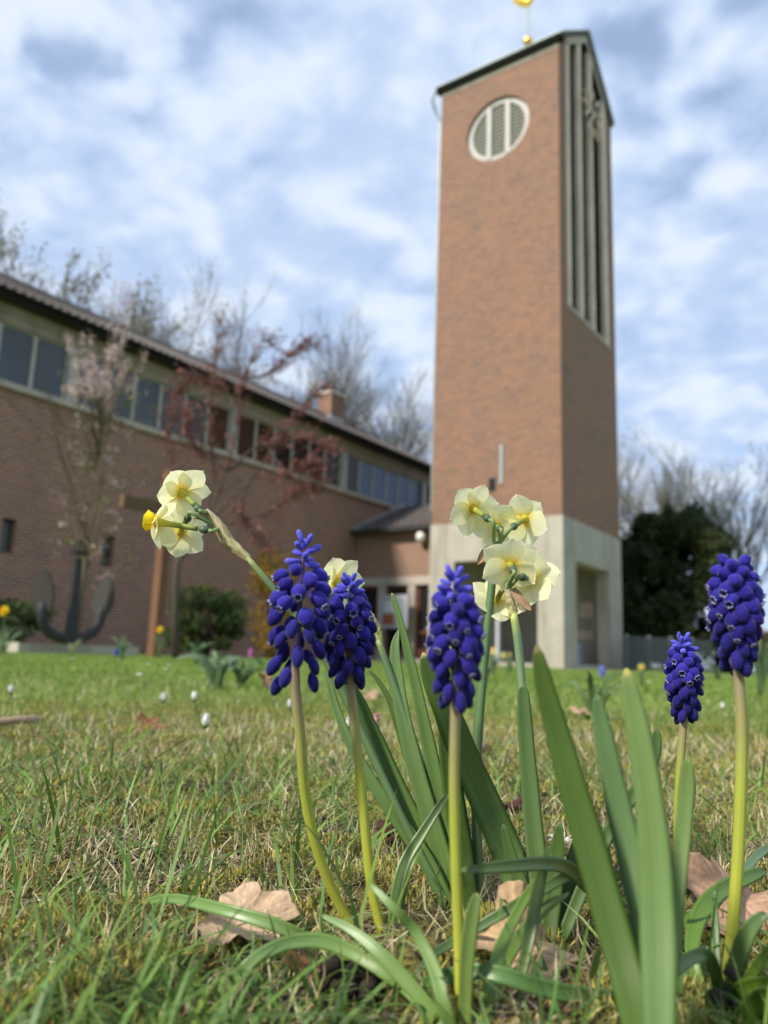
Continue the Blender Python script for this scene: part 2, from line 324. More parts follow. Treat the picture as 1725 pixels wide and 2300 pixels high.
# ---------------------------------------------------------------- bell tower
def tower():
    Mc = atz(1262.6, 1157, 4.5); Mc[2] = 0; WL, WR, HE = 4.56, 5.3, 21.0   # left face runs -Nn from Mc, right face runs +D
    t = thing('bell_tower', 'tall red brick bell tower with concrete base and round louvred window', 'tower', tuple(Mc)); O = Mc
    a_of = lambda x, y: (onp(x, y, O, D)-O)@(-Nn); s_of = lambda x, y: (onp(x, y, O, Nn)-O)@D
    # concrete base: four walls with the two open porch bays
    mb = MB(); la, lb = a_of(1208, 1330), a_of(1020, 1330); ra, rb = s_of(1293, 1330), s_of(1368, 1330); pr = .03
    o1 = O-Nn*(-pr)-D*pr
    hz = onp(1020, 1262, O, D)[2]
    panel(mb, O-D*pr-Nn*WL-Nn*pr, Nn, -D, .45, WL+2*pr, 0, 4.5, [(WL+pr-lb, WL+pr-la, 0, hz)])
    panel(mb, O+Nn*pr-D*pr, D, Nn, .45, WR+2*pr, 0, 4.5, [(ra+pr, rb+pr, .12, hz)])
    panel(mb, O+D*(WR+pr)+Nn*pr, -Nn, D, .4, WL+2*pr, 0, 4.5, []); panel(mb, O+D*(WR+pr)-Nn*(WL+pr), -D, -Nn, .4, WR+2*pr, 0, 4.5, [])
    q = O+Nn*pr-D*pr; mb.box(q+Z*4.5-Nn*(WL+2*pr), Nn*(WL+2*pr), D*(WR+2*pr), Z*.012); mb.box(q+Z*3.9-Nn*(WL-.4)+D*.4-Nn*.3, Nn*(WL-.9), D*(WR-.9), Z*.3)
    mb.box(O-Nn*(WL-.5)+D*.5+Z*.004, Nn*(WL-1), D*(WR-1), Z*.11)
    base = mb.build('concrete_base', M['concrete'], t)
    # brick shaft
    mb = MB(); z0 = 4.512; R = 1.2; ca, cz = 2.27, 18.45; rec = .22
    P = lambda a, z, d=0: O-Nn*a+Z*z+D*d
    sq = R+.25; xs = [0, ca-sq, ca+sq, WL]; zs = [z0, cz-sq, cz+sq, HE]
    for i in range(3):
        for j in range(3):
            if i == 1 and j == 1: continue
            mb.face([P(xs[i+1], zs[j]), P(xs[i], zs[j]), P(xs[i], zs[j+1]), P(xs[i+1], zs[j+1])])
    K = 64
    for k in range(K):
        A, B = 2*pi*k/K, 2*pi*(k+1)/K
        sqp = lambda th: (ca+sq*cos(th)/max(abs(cos(th)), abs(sin(th))), cz+sq*sin(th)/max(abs(cos(th)), abs(sin(th))))
        mb.face([P(ca+R*cos(A), cz+R*sin(A)), P(*sqp(A)), P(*sqp(B)), P(ca+R*cos(B), cz+R*sin(B))])
        mb.face([P(ca+R*cos(A), cz+R*sin(A)), P(ca+R*cos(B), cz+R*sin(B)), P(ca+R*cos(B), cz+R*sin(B), rec), P(ca+R*cos(A), cz+R*sin(A), rec)])
    # right face: brick below and beside the belfry slot, gable triangles
    S0, S1, ZB = .62, 4.62, 11.6; AP = 23.1; mid = WR/2
    G = lambda s, z, d=0: O+D*s+Z*z-Nn*d
    gz = lambda s: HE+(AP-HE)*(1-abs(s-mid)/mid)
    mb.face([G(0, z0), G(WR, z0), G(WR, ZB), G(0, ZB)])
    mb.face([G(0, ZB), G(S0, ZB), G(S0, gz(S0)), G(0, HE)]); mb.face([G(S1, ZB), G(WR, ZB), G(WR, HE), G(S1, gz(S1))])
    for s_ in (S0, S1): mb.face([G(s_, ZB), G(s_, gz(s_)), G(s_, gz(s_), .7), G(s_, ZB, .7)])
    mb.face([G(S0, ZB), G(S0, ZB, .7), G(S1, ZB, .7), G(S1, ZB)])
    # back faces
    B2 = lambda s, z: O-Nn*WL+D*s+Z*z
    mb.face([B2(WR, z0), B2(0, z0), B2(0, HE), B2(mid, AP), B2(WR, HE)]); mb.face([G(WR, z0), B2(WR, z0), B2(WR, HE), G(WR, HE)])
    mb.build('brick_shaft', M['brick_tower'], t)
    # thin frieze under the eave on the left face
    mb = MB(); mb.box(P(WL+.02, 20.62, -.03), Nn*(WL+.04), D*.03, Z*.36); mb.build('frieze', M['trim'], t)
    # round louvre window
    mb = MB(); seg = 64; ring = [(R-.005, -.0), (R-.19, -.0), (R-.19, .14), (R-.005, .14)]
    fr = [[P(ca+r*cos(2*pi*k/seg), cz+r*sin(2*pi*k/seg), rec-.12+d) for k in range(seg)] for r, d in ring]; mb.grid(fr, cu=True, cv=True)
    win = mb.build('round_window', M['white_paint'], t)
    for dx in (-.36, .36):
        h = sqrt((R-.1)**2-dx*dx); mb = MB(); mb.box(P(ca+dx+.085, cz-h, rec-.15), Nn*.17, D*.16, Z*2*h); mb.build('mullion', M['white_paint'], win)
    mb = MB(); mb.grid([[P(ca+r*cos(2*pi*k/seg), cz+r*sin(2*pi*k/seg), rec+.1) for k in range(seg)] for r in (.001, R)], cv=True); mb.build('backing', M['louvre_dark'], win)
    mb = MB(); z = cz-R+.1
    while z < cz+R-.1:
        h = sqrt(max((R-.12)**2-(z-cz)**2, 0))
        if h > .1: mb.box(P(ca+h, z, rec-.06), Nn*2*h, D*.05+Z*.03, Z*.075)
        z += .15
    mb.build('louvre_slats', M['louvre'], win)
    # belfry screen on the right face
    mb = MB(); mb.face([G(S0, ZB, .49), G(S1, ZB, .49), G(S1, gz(S1), .49), G(mid, gz(mid), .49), G(S0, gz(S0), .49)])
    z = ZB+.15
    while z < AP-.3:
        lo = S0+.03; hi = S1-.03
        if z > gz(S0)-.1: lo = max(lo, mid-mid*(1-(z+.15-HE)/(AP-HE))); hi = WR-lo
        if hi > lo: mb.box(G(lo, z, .36), D*(hi-lo), -Nn*.10+Z*.08, Z*.07)
        z += .3
    scr = mb.build('belfry_screen', M['louvre_dark'], t)
    for s0, wd in ((S0, .34), (1.78, .30), (2.90, .30), (S1-.36, .36)):
        mb = MB(); top = min(gz(s0+.01), gz(s0+wd)); mb.box(G(s0+.002, ZB+.002, -.01), D*wd, -Nn*.16, Z*(top-ZB-.05)); mb.build('fin', M['concrete_grey'], scr)
    mb = MB(); mb.box(G(S0-.08, ZB-.14, -.02), D*(S1-S0+.16), -Nn*.3, Z*.14); mb.build('sill', M['trim'], scr)
    mb = MB()
    for s0, s1 in ((S0, mid), (mid, S1)):
        mb.face([G(s0, gz(s0)-.32, -.015), G(s1, gz(s1)-.32, -.015), G(s1, gz(s1), -.015), G(s0, gz(s0), -.015)])
    mb.build('gable_beam', M['trim'], scr, solid=.03)
    # clock: twelve bars and two hands standing before the fins
    cs, cz2 = 2.83, 19.86; mb = MB(); mb.tube([G(cs, cz2, .0), G(cs, cz2, -.2)], .09, 12); ck = mb.build('clock', M['iron'], t)
    for k in range(12):
        A = k*pi/6; dr = D*sin(A)+Z*cos(A); pe = D*cos(A)-Z*sin(A); c = G(cs, cz2, -.14); mb = MB()
        wd = .085 if k % 3 else .11
        mb.box(c+dr*.56-pe*wd/2, dr*.38, pe*wd, Nn*.05); mb.build('hour_mark', M['brass'], ck)
    for A, ln, wd in ((radians(215), .52, .1), (radians(132), .8, .07)):
        dr = D*sin(A)+Z*cos(A); pe = D*cos(A)-Z*sin(A); c = G(cs, cz2, -.2); mb = MB(); mb.box(c-dr*.18-pe*wd/2, dr*(ln+.18), pe*wd, Nn*.025); mb.build('hand', M['brass'], ck)
    # roof
    ov, vg = .05, .10; mb = MB(); th = .14; sl = (AP-HE)/mid
    Rf = lambda a, s, z: O-Nn*a+D*s+Z*z
    prof = [(-ov, HE-ov*sl+.02), (mid, AP+.02), (WR+ov, HE-ov*sl+.02)]
    for (s0, z0_), (s1, z1_) in ((prof[0], prof[1]), (prof[1], prof[2])):
        A_ = [Rf(-vg, s0, z0_), Rf(-vg, s1, z1_), Rf(WL+vg, s1, z1_), Rf(WL+vg, s0, z0_)]; Bt = [p_+Z*th for p_ in A_]
        mb.face(A_); mb.face(Bt[::-1])
        for k in range(4): mb.face([A_[k], Bt[k], Bt[(k+1) % 4], A_[(k+1) % 4]])
    roof = mb.build('roof', M['slate'], t)
    mb = MB(); mb.box(Rf(WL+vg+.06, -ov-.12, HE-ov*sl-.16), Nn*(WL+2*vg+.12), D*.26, Z*.2); mb.build('eave_board', M['eave_black'], roof)
    mb = MB(); mb.box(Rf(WL+vg+.08, -ov-.15, HE-ov*sl+.045), Nn*(WL+2*vg+.16), D*.2, Z*.035)
    for (s0, z0_), (s1, z1_) in ((prof[0], prof[1]), (prof[1], prof[2])):
        p0 = Rf(-vg-.012, s0, z0_+.12); p1 = Rf(-vg-.012, s1, z1_+.12); mb.box(p0, p1-p0, Nn*.05, Z*.06)
    mb.build('edge_trim', M['edge_metal'], roof)
    mb = MB(); mb.tube([Rf(WL+.14, -.25, HE-.22), Rf(WL+.3, -.2, HE-.5), Rf(WL+.22, .0, HE-.95), Rf(WL+.07, .08, HE-1.3), Rf(WL+.07, .08, 5.0)], .05, 8); mb.build('downpipe', M['flashing'], t)
    mb = MB(); mb.tube([G(WR+.05, HE-.25, .05), G(WR+.05, HE-.8, .08), G(WR+.05, 4.6, .1)], .045, 8); mb.build('downpipe', M['gutter'], t)
    # small slit and conduit low on the left face
    sa, szz = a_of(1106, 1088), onp(1106, 1088, O, D)[2]; mb = MB(); mb.box(P(sa+.12, szz-.22, -.03), Nn*.24, D*.03, Z*.44); sl_ = mb.build('slit_window', M['gutter'], t)
    mb = MB(); mb.box(P(sa+.08, szz-.18, -.036), Nn*.16, D*.006, Z*.36); mb.build('pane', M['glass_dark'], sl_)
    sa, szz = a_of(1127, 1045), onp(1127, 1045, O, D)[2]; mb = MB(); mb.box(P(sa+.06, szz-.62, -.05), Nn*.12, D*.05, Z*1.3); mb.build('conduit', M['flashing'], t)
    # vane on the ridge
    va = 2.85; c = Rf(va, mid, AP+.16); k = onp(1186, 70, c, D); c = c+Nn*((k-c)@Nn)
    mb = MB(); mb.tube([c-Z*.2, c+Z*3.1], .04, 8); vn = mb.build('vane_pole', M['edge_metal'], t)
    mb = MB(); mb.lathe([(.001, -.19), (.1, -.165), (.165, -.09), (.19, 0), (.165, .09), (.1, .165), (.001, .19)], 20, c+Z*.72); mb.build('ball', M['gold'], vn, True)
    # gilded cockerel, body side on
    b = c+Z*2.28; prof2 = [(-.62, .52), (-.68, .78), (-.50, .92), (-.34, .72), (-.1, .55), (.16, .62), (.28, .88), (.24, 1.02), (.34, 1.1), (.44, 1.0), (.56, .92), (.44, .86), (.44, .6), (.30, .25), (.12, .06), (0, -.08), (-.14, .06), (-.38, .22)]
    X = Nn; mb = MB(); n = len(prof2)
    cen = b+Z*.45
    for sd_ in (-1, 1):
        mid_r = []
        for x, z in prof2: mid_r.append(b+X*x+Z*z)
        ins = [cen+(p_-cen)*.55+D*sd_*.11 for p_ in mid_r]; ce = cen+D*sd_*.15
        for i in range(n):
            j = (i+1) % n; mb.face([mid_r[i], mid_r[j], ins[j], ins[i]] if sd_ < 0 else [mid_r[j], mid_r[i], ins[i], ins[j]]); mb.face([ins[i], ins[j], ce] if sd_ < 0 else [ins[j], ins[i], ce])
    mb.build('cockerel', M['gold'], vn)
    # things left in the porch
    pz = .13
    def crate(px, py, wd, dp, ht, mat, label):
        q = onp(px, py, O-Nn*.9, Nn); q = O+D*((q-O)@D)-Nn*.9; r = thing('storage_box', label, 'box', (q[0], q[1], pz)); mb = MB(); q = q*np.array([1, 1, 0])+Z*pz
        mb.box(q-D*wd/2, D*wd, -Nn*dp, Z*ht); mb.build('body', mat, r); mb = MB(); mb.box(q-D*(wd/2+.03)+Nn*.03+Z*(ht+.002), D*(wd+.06), -Nn*(dp+.06), Z*.08); mb.build('lid', mat, r)
        mb = MB(); mb.tube([q-D*.1+Nn*.002+Z*ht*.6, q-D*.1+Nn*.05+Z*ht*.6, q+D*.1+Nn*.05+Z*ht*.6, q+D*.1+Nn*.002+Z*ht*.6], .012, 6); mb.build('handle', M['iron'], r)
    crate(1302, 1470, .42, .35, .62, M['box_blue'], 'pale blue upright box inside the tower porch, beside its near pillar')
    crate(1352, 1485, 1.05, .5, .52, M['box_slate'], 'dark slate blue lidded chest inside the tower porch, by its far pillar')
    q = atz(1118, 1478, .12); q = onp(1118, 1440, O+D*1.0, D); q[2] = .13; r = thing('white_post', 'white upright pipe standing in the left porch opening of the tower', 'post', tuple(q)); mb = MB(); mb.tube([q, q+Z*1.5], .075, 12); mb.build('shaft', M['pole_white'], r); mb = MB(); mb.lathe([(.001, 0), (.14, 0), (.14, .03), (.08, .05)], 16, q); mb.build('foot', M['pole_white'], r)
    for s_, z, w_, h_ in ((3.55, 1.75, .5, .55), (3.55, 1.0, .7, .3)):
        mb = MB(); mb.box(O+D*(WR-.4)-Nn*(.5+s_-3.2)-D*.02+Z*z, -Nn*w_, D*.02, Z*h_); mb.build('plaque', M['concrete_grey'], base)
    return O
TO = tower()

# ---------------------------------------------------------------- church hall with its window band
HA = at(0, 667, 17.2); HA[2] = 0
def hall():
    t = thing('church_hall', 'long brick church hall with high window band and brown tiled roof', 'building', tuple(HA)); O = HA
    P = lambda s, z, d=0: O+D*s+Z*z-Nn*d
    s0, s1 = -9.6, 21.2; ZS, ZW, ZF = 6.12, 7.72, 8.18
    sl = []
    for x, y in ((18, 1203), (243, 1237)): q = onp(x, y, O, Nn); sl.append(((q-O)@D-s0, q[2]))
    mb = MB(); panel(mb, P(s0, 0), D, Nn, .35, s1-s0, 0, ZS, [(a-.17, a+.17, z-.4, z+.4) for a, z in sl])
    mb.face([P(s1, 0, 10), P(s0, 0, 10), P(s0, 8.2, 10), P(s1, 8.2, 10)])
    for s_, fl in ((s0, 1), (s1, 0)):
        f = [P(s_, 0, 10), P(s_, 0), P(s_, 8.2), P(s_, 11.1, 5), P(s_, 8.2, 10)]; mb.face(f if fl else f[::-1])
    mb.build('wall', M['brick_hall'], t)
    for a, z in sl:
        mb = MB(); mb.box(P(a+s0-.165, z-.395, .2), D*.33, -Nn*.04, Z*.79); f = mb.build('slit_window', M['gutter'], t)
        mb = MB(); mb.box(P(a+s0-.12, z-.36, .185), D*.24, -Nn*.012, Z*.70); mb.build('pane', M['lead_glass'], f)
    mb = MB(); mb.box(P(s0, ZS, -.12), D*(s1-s0), -Nn*.4, Z*.15); mb.build('sill', M['trim'], t)
    mb = MB(); mb.box(P(s0, ZW, -.02), D*(s1-s0), -Nn*.35, Z*.2); mb.build('lintel', M['frieze'], t)
    mb = MB(); mb.box(P(s0, ZW+.2, -.05), D*(s1-s0), -Nn*.38, Z*(ZF-ZW-.2)); mb.build('frieze', M['frieze'], t)
    mb = MB(); mb.box(P(s0, ZS+.15, .9), D*(s1-s0), -Nn*.05, Z*1.5); mb.build('inner_wall', M['gutter'], t)
    bay = 5.72; posts = [2.1+bay*k for k in range(-2, 4)]; pw = .3
    for s_ in posts:
        mb = MB(); mb.box(P(s_-pw/2, ZS+.15, -.05), D*pw, -Nn*.3, Z*(ZW-ZS-.15)); mb.build('post', M['white_paint'], t)
    for bi in range(5):
        a, b = posts[bi]+pw/2, posts[bi+1]-pw/2; wd = (b-a)/6
        for k in range(6):
            x0, x1 = a+k*wd, a+(k+1)*wd
            g = 'glass_slate' if bi < 2 or (bi == 2 and k < 5) else 'glass_brown_refl' if (bi == 2 or (bi == 3 and k < 2)) else 'glass_dark' if (bi == 3 or k == 0) else 'glass_blue_refl'
            mb = MB(); e = .045; za, zb = ZS+.152, ZW-.002
            mb.box(P(x0, za, .06), D*e, -Nn*.09, Z*(zb-za)); mb.box(P(x1-e, za, .06), D*e, -Nn*.09, Z*(zb-za)); mb.box(P(x0+e, za, .06), D*(wd-2*e), -Nn*.09, Z*e); mb.box(P(x0+e, zb-e, .06), D*(wd-2*e), -Nn*.09, Z*e)
            f = mb.build('window', M['frame'], t)
            mb = MB(); mb.box(P(x0+e, za+e, .1), D*(wd-2*e), -Nn*.01, Z*(zb-za-2*e)); mb.build('pane', M[g], f)
    # roof: real tile rolls running down the slope
    ov = .5; ze, zr = 8.33, 11.22; prof = []; mb = MB(); pit = .24; n = int((s1-s0+1.2)/pit*6)
    rows = 16
    for side in (0, 1):
        gr = []
        for i in range(rows*2+1):
            k = (i//2)/rows if i % 2 == 0 else ((i+1)//2)/rows; lift = 0 if i % 2 == 0 else .045
            dd = -ov+(5+ov)*k; zz = ze+(zr-ze)*k
            if side: dd = 10-dd
            row = []
            for j in range(n+1):
                s_ = s0-.6+(s1-s0+1.2)*j/n; row.append(P(s_, zz+.085*max(sin(2*pi*(s_/pit)), -.3)+(.04-lift if i % 2 else .04)-.02, dd))
            gr.append(row)
        mb.grid(gr if side else gr[::-1])
    rf = mb.build('roof', M['tile'], t, smooth=False)
    mb = MB(); mb.face([P(s0-.6, ze-.02, -ov), P(s1+.6, ze-.02, -ov), P(s1+.6, zr-.1, 5), P(s0-.6, zr-.1, 5)][::-1]); mb.face([P(s0-.6, ze-.02, 10+ov), P(s1+.6, ze-.02, 10+ov), P(s1+.6, zr-.1, 5), P(s0-.6, zr-.1, 5)]); mb.build('roof_deck', M['gutter'], rf)
    mb = MB(); mb.tube([P(s0-.6, zr+.04, 5), P(s1+.6, zr+.04, 5)], .13, 8); mb.build('ridge_tiles', M['tile'], rf)
    mb = MB(); mb.box(P(s0-.6, ze-.14, -ov-.1), D*(s1-s0+1.2), -Nn*.13, Z*.13); mb.build('gutter', M['eave_black'], t)
    mb = MB(); mb.face([P(s0, ZF+.003, -ov), P(s1, ZF+.003, -ov), P(s1, ZF+.003, .3), P(s0, ZF+.003, .3)][::-1]); mb.build('soffit', M['gutter'], t)
    q = onp(742, 935, O-Nn*5, Nn); cs = (q-O)@D; mb = MB(); mb.box(P(cs-.45, 10.6, 4.6), D*.9, -Nn*.8, Z*1.75); ch = mb.build('chimney', M['brick_tower'], t)
    mb = MB(); mb.box(P(cs-.52, 12.35, 4.53), D*1.04, -Nn*.94, Z*.12); mb.build('cap', M['concrete_grey'], ch)
    mb = MB(); mb.tube([P(cs+.15, 12.47, 5), P(cs+.15, 12.95, 5)], .12, 10); mb.build('flue', M['gutter'], ch)
    mb = MB(); mb.box(P(cs-.5, 10.9, 4.57), D*1.0, -Nn*.86, Z*.34); mb.build('flashing', M['flashing'], ch)
hall()

# ---------------------------------------------------------------- low link between hall and tower
def link():
    Q = onp(801, 1197, HA, Nn); Q[2] = 0
    t = thing('link_building', 'low brick link between hall and tower with glazed doors', 'building', tuple(Q)); O = Q
    P = lambda a, z, d=0: O+Nn*a+Z*z+D*d
    W = 3.9; ZL, ZT, HE = 2.72, 3.02, 4.72
    mb = MB(); panel(mb, P(.02, 0), Nn, -D, .3, W, ZT, HE, []); mb.box(P(.02, 0, 2.6), Nn*W, D*.2, Z*HE); mb.build('wall', M['brick_link'], t)
    mb = MB(); mb.box(P(.02, ZL, -.05), Nn*W, D*.4, Z*(ZT-ZL)); mb.build('lintel', M['trim'], t)
    s_at = lambda x: (onp(x, 1380, O, D)-O)@Nn
    xs = [s_at(800), s_at(848), s_at(865), s_at(915), s_at(932), s_at(960)]
    for a, b in ((xs[1], xs[2]), (xs[3], xs[4])):
        mb = MB(); mb.box(P(a, .12, -.03), Nn*(b-a), D*.3, Z*(ZL-.12)); mb.build('pillar', M['trim'], t)
    mb = MB(); mb.box(P(.02, 0, -.5), Nn*W, D*.9, Z*.12); mb.build('step', M['concrete'], t)
    mb = MB(); mb.box(P(xs[1]-.002, 0.12, 1.6), Nn*3, D*.05, Z*2.6); mb.build('inner_wall', M['louvre_dark'], t)
    for a, b, isdoor in ((.05, xs[1], 0), (xs[2], xs[3], 0), (xs[4], min(xs[5]+.3, W), 1)):
        mb = MB(); e = .11
        for x in (a+.003, b-e-.003): mb.box(P(x, .122, .08), Nn*e, D*.1, Z*(ZL-.125))
        mb.box(P(a+e+.003, ZL-.12, .08), Nn*(b-a-2*e-.006), D*.1, Z*.115); mb.box(P(a+e+.003, .122, .08), Nn*(b-a-2*e-.006), D*.1, Z*.34)
        if isdoor: mb.box(P(a+e+.003, 1.0, .08), Nn*(b-a-2*e-.006), D*.1, Z*.1)
        d = mb.build('glazed_door' if isdoor else 'glazed_screen', M['door_wood'], t)
        mb = MB(); mb.box(P(a+e+.004, .463, .12), Nn*(b-a-2*e-.008), D*.012, Z*(ZL-.585)); mb.build('pane', M['glass_dark'], d)
        if isdoor: mb = MB(); mb.tube([P(b-.35, 1.18, .02), P(b-.02, 1.18, .02)], .03, 8); mb.tube([P(b-.3, 1.18, .02), P(b-.3, 1.18, .1)], .025, 8); mb.build('handle', M['flashing'], d)
    # poster case in front of the middle bay
    a0, a1 = s_at(872), s_at(934); z0, z1 = 1.15, 2.32
    r = thing('notice_case', 'grey framed poster case standing before the link entrance', 'notice board', tuple(P((a0+a1)/2, 0, -.55)))
    Pc = lambda a, z, d=0: P(a, z, -.55+d)
    mb = MB(); mb.box(Pc(a0, z0), Nn*(a1-a0), D*.09, Z*(z1-z0)); mb.build('case', M['poster_board'], r)
    mb = MB(); mb.box(Pc(a0+.12, z0+.1, -.006), Nn*(a1-a0-.24), D*.006, Z*(z1-z0-.2)); pp = mb.build('poster', m_plain('poster_grey', (.30, .34, .35), .5, 0, .25, 3), r)
    mb = MB(); mb.box(Pc(a0+.2, z0+.55, -.012), Nn*(a1-a0)*.42, D*.005, Z*.42); mb.build('poster_sheet', m_plain('poster_white', (.62, .62, .66), .5, 0, .1, 3), r)
    mb = MB(); mb.box(Pc(a0+.14, z0+.12, -.011), Nn*(a1-a0)*.40, D*.005, Z*.38); mb.build('poster_sheet', m_plain('poster_red', (.35, .10, .06), .5, 0, .3, 5), r)
    for a in (a0+.08, a1-.14): mb = MB(); mb.box(Pc(a, 0.12, .02), Nn*.06, D*.05, Z*(z0-.122)); mb.build('leg', M['flashing'], r)
    # lean-to roof rising along the hall
    mb = MB(); L_, rise = 3.0, 1.35; ov = .35; pit = .3; n = int((W+.3)/pit*6); rows = 8; gr = []
    for i in range(rows*2+1):
        k = (i//2)/rows if i % 2 == 0 else ((i+1)//2)/rows
        gr.append([P(-.02+(W+.3)*j/n, HE+.1+rise*k*(L_+ov)/L_-.05+.04*max(sin(2*pi*((W+.3)*j/n)/pit), -.3)+(0 if i % 2 else .04), -ov+(L_+ov)*k) for j in range(n+1)])
    mb.grid(gr); mb.build('roof', M['tile'], t)
    mb = MB(); mb.box(P(0, HE-.08, -ov-.1), Nn*(W+.3), D*.14, Z*.15); mb.build('gutter', M['gutter'], t)
    mb = MB(); mb.box(P(.003, HE+.02, -ov), Nn*.16, D*(L_+ov)+Z*(rise+.16), Z*.22); mb.build('flashing', M['flashing'], t)
    mb = MB(); q = onp(953, 1208, O-D*.02, D); mb.box(q-Nn*.1-Z*.16, Nn*.2, -D*.1, Z*.32); lm = mb.build('wall_lamp', M['gutter'], t)
    mb = MB(); qq = q-D*.22; mb.lathe([(.001, -.2), (.12, -.17), (.18, -.07), (.18, .07), (.12, .17), (.001, .2)], 18, qq); mb.build('globe', M['lamp_glass'], lm, True)
link()

# ---------------------------------------------------------------- trees
def rot_dir(d, ang, az):
    d = nrm(d); r = np.array([0, 0, 1.]) if abs(d[2]) < .9 else np.array([1., 0, 0]); x = nrm(np.cross(d, r)); y = np.cross(d, x)
    return nrm(d*cos(ang)+(x*cos(az)+y*sin(az))*sin(ang))
def grow(mb, tips, p, d, ln, r, lvl, rs, up, spread, kids, wob):
    n = 5 if lvl else 4; pts = [p]; q = p.copy(); dd = nrm(d); dirs = []
    for i in range(n):
        dd = nrm(dd+rs.normal(0, wob, 3)+np.array([0, 0, up])); q = q+dd*ln/n; pts.append(q); dirs.append(dd)
    rad = [max(r*(1-.62*i/n), .0001) for i in range(n+1)]
    mb.tube(pts, rad, 6 if lvl > 2 else 4 if lvl > 1 else 3, caps=False)
    if lvl <= 1: tips.extend([(pts[k], dirs[min(k, n-1)]) for k in range(1, n+1)])
    if lvl == 0: return
    for c in range(kids[lvl]):
        k = rs.uniform(.30 if lvl < 4 else .35, 1); i = min(int(k*n), n-1); f = k*n-i
        b = pts[i]*(1-f)+pts[i+1]*f
        grow(mb, tips, b, rot_dir(dirs[i], rs.uniform(*spread), rs.uniform(0, 2*pi)), ln*rs.uniform(.5, .74)*(1.05-.35*k), rad[i]*.62, lvl-1, rs, up, spread, kids, wob)
def quads(centers, size, cols, rs, up=0.0, asp=1.6):
    n = len(centers); a = rs.normal(size=(n, 3)); a[:, 2] += up; a /= np.linalg.norm(a, axis=1)[:, None]
    b = rs.normal(size=(n, 3)); b -= (b*a).sum(1)[:, None]*a; b /= np.linalg.norm(b, axis=1)[:, None]
    s = (size*rs.uniform(.6, 1.3, n))[:, None]; a = a*s*asp*.5; b = b*s*.5
    V = np.stack([centers-a, centers-b*.8+a*.1, centers+a, centers+b*.8+a*.1], 1).reshape(-1, 3)
    return V, np.full(n, 4), np.repeat(cols, 4, 0)
def bare_tree(name, label, base, h, seed, kids, spread, bark, budcol, budsize, group, nb=2, up=.06, trunk_r=None, lean=(0, 0)):
    rs = np.random.default_rng(seed); t = thing(name, label, 'tree', tuple(base), group)
    b = np.array(base, float); tr = trunk_r or h*.017; mb = MB(); th = h*.34; top = b+np.array([lean[0], lean[1], th])
    mid = (b+top)/2+np.array([rs.normal(0, .02*h), 0, 0])*.3
    mb.tube([b-Z*.1, b+Z*th*.06, mid, top], [tr*1.35, tr, tr*.85, tr*.7], 10); mb.build('trunk', M[bark], t, True)
    mb = MB(); tips = []
    for k in range(kids[4]):
        hh = rs.uniform(.45, 1); p0 = b+(top-b)*hh
        grow(mb, tips, p0, rot_dir((0, 0, 1), rs.uniform(.15, .8), k*2.4+rs.uniform(0, .8)), h*.52*rs.uniform(.8, 1.1), tr*.36, 3, rs, up, spread, kids, .10)
    grow(mb, tips, top-Z*.02*h, np.array([0, 0, 1.]), h*.44, tr*.45, 3, rs, up, spread, kids, .06)
    cr = mb.build('crown', M[bark], t, True)
    if nb:
        P = np.array([p for p, _ in tips]); P = np.repeat(P, nb, 0)+rs.normal(0, budsize*.9, (len(P)*nb, 3))
        cols = np.array(budcol)[rs.integers(0, len(budcol), len(P))]*rs.uniform(.7, 1.25, (len(P), 1))
        raw('buds' if len(budcol) < 4 else 'blossom', *quads(P, budsize, cols, rs)[:2], M['leafy'], quads(P, budsize, cols, np.random.default_rng(0))[2], parent=t, smooth=False)
    return t, b, rs, tips
def px_base(x, Y):
    p = at(x, 1478, Y); return (p[0], p[1], 0.0)
BUD = [(.24, .225, .12), (.20, .185, .10), (.27, .255, .15)]
GB = 'bare spring trees behind the church'
def zh(x, ytop, Y): return at(x, ytop, Y)[2]
far = [('budding_tree', 'large tree with greenish buds at the far left above the hall roof', 5, 30, 455, 3, 1, .10),
       ('bare_tree', 'bare grey tree above the hall roof beside the far left budding tree', 170, 36, 545, 4, 1, .05),
       ('bare_tree', 'tall bare tree behind the hall roof and the red leaved tree', 560, 42, 700, 5, 1, .05),
       ('bare_tree', 'bare tree behind the hall roof just left of the chimney', 700, 44, 775, 6, 1, .05),
       ('bare_tree', 'bare tree with olive buds between the hall chimney and the tower', 870, 42, 800, 7, 1, .05),
       ('bare_tree', 'slim bare tree close to the right edge of the tower', 1415, 44, 975, 8, 1, .05),
       ('bare_tree', 'broad bare tree rising behind the dark yew', 1525, 42, 985, 9, 1, .05),
       ('bare_tree', 'spreading bare tree at the right edge beyond the yew', 1680, 36, 1035, 10, 1, .05)]
for nm, lb, x, Y, yt, sd_, nb, bs in far:
    b = px_base(x, Y); bare_tree(nm, lb, b, zh(x, yt, Y)*(.82 if x < 300 else .89 if x < 1300 else .95), sd_, {1: 8, 2: 6, 3: 7, 4: 12} if x < 1300 else {1: 6, 2: 5, 3: 6, 4: 9}, (.2, .62), 'bark_far', BUD, bs, GB, nb)

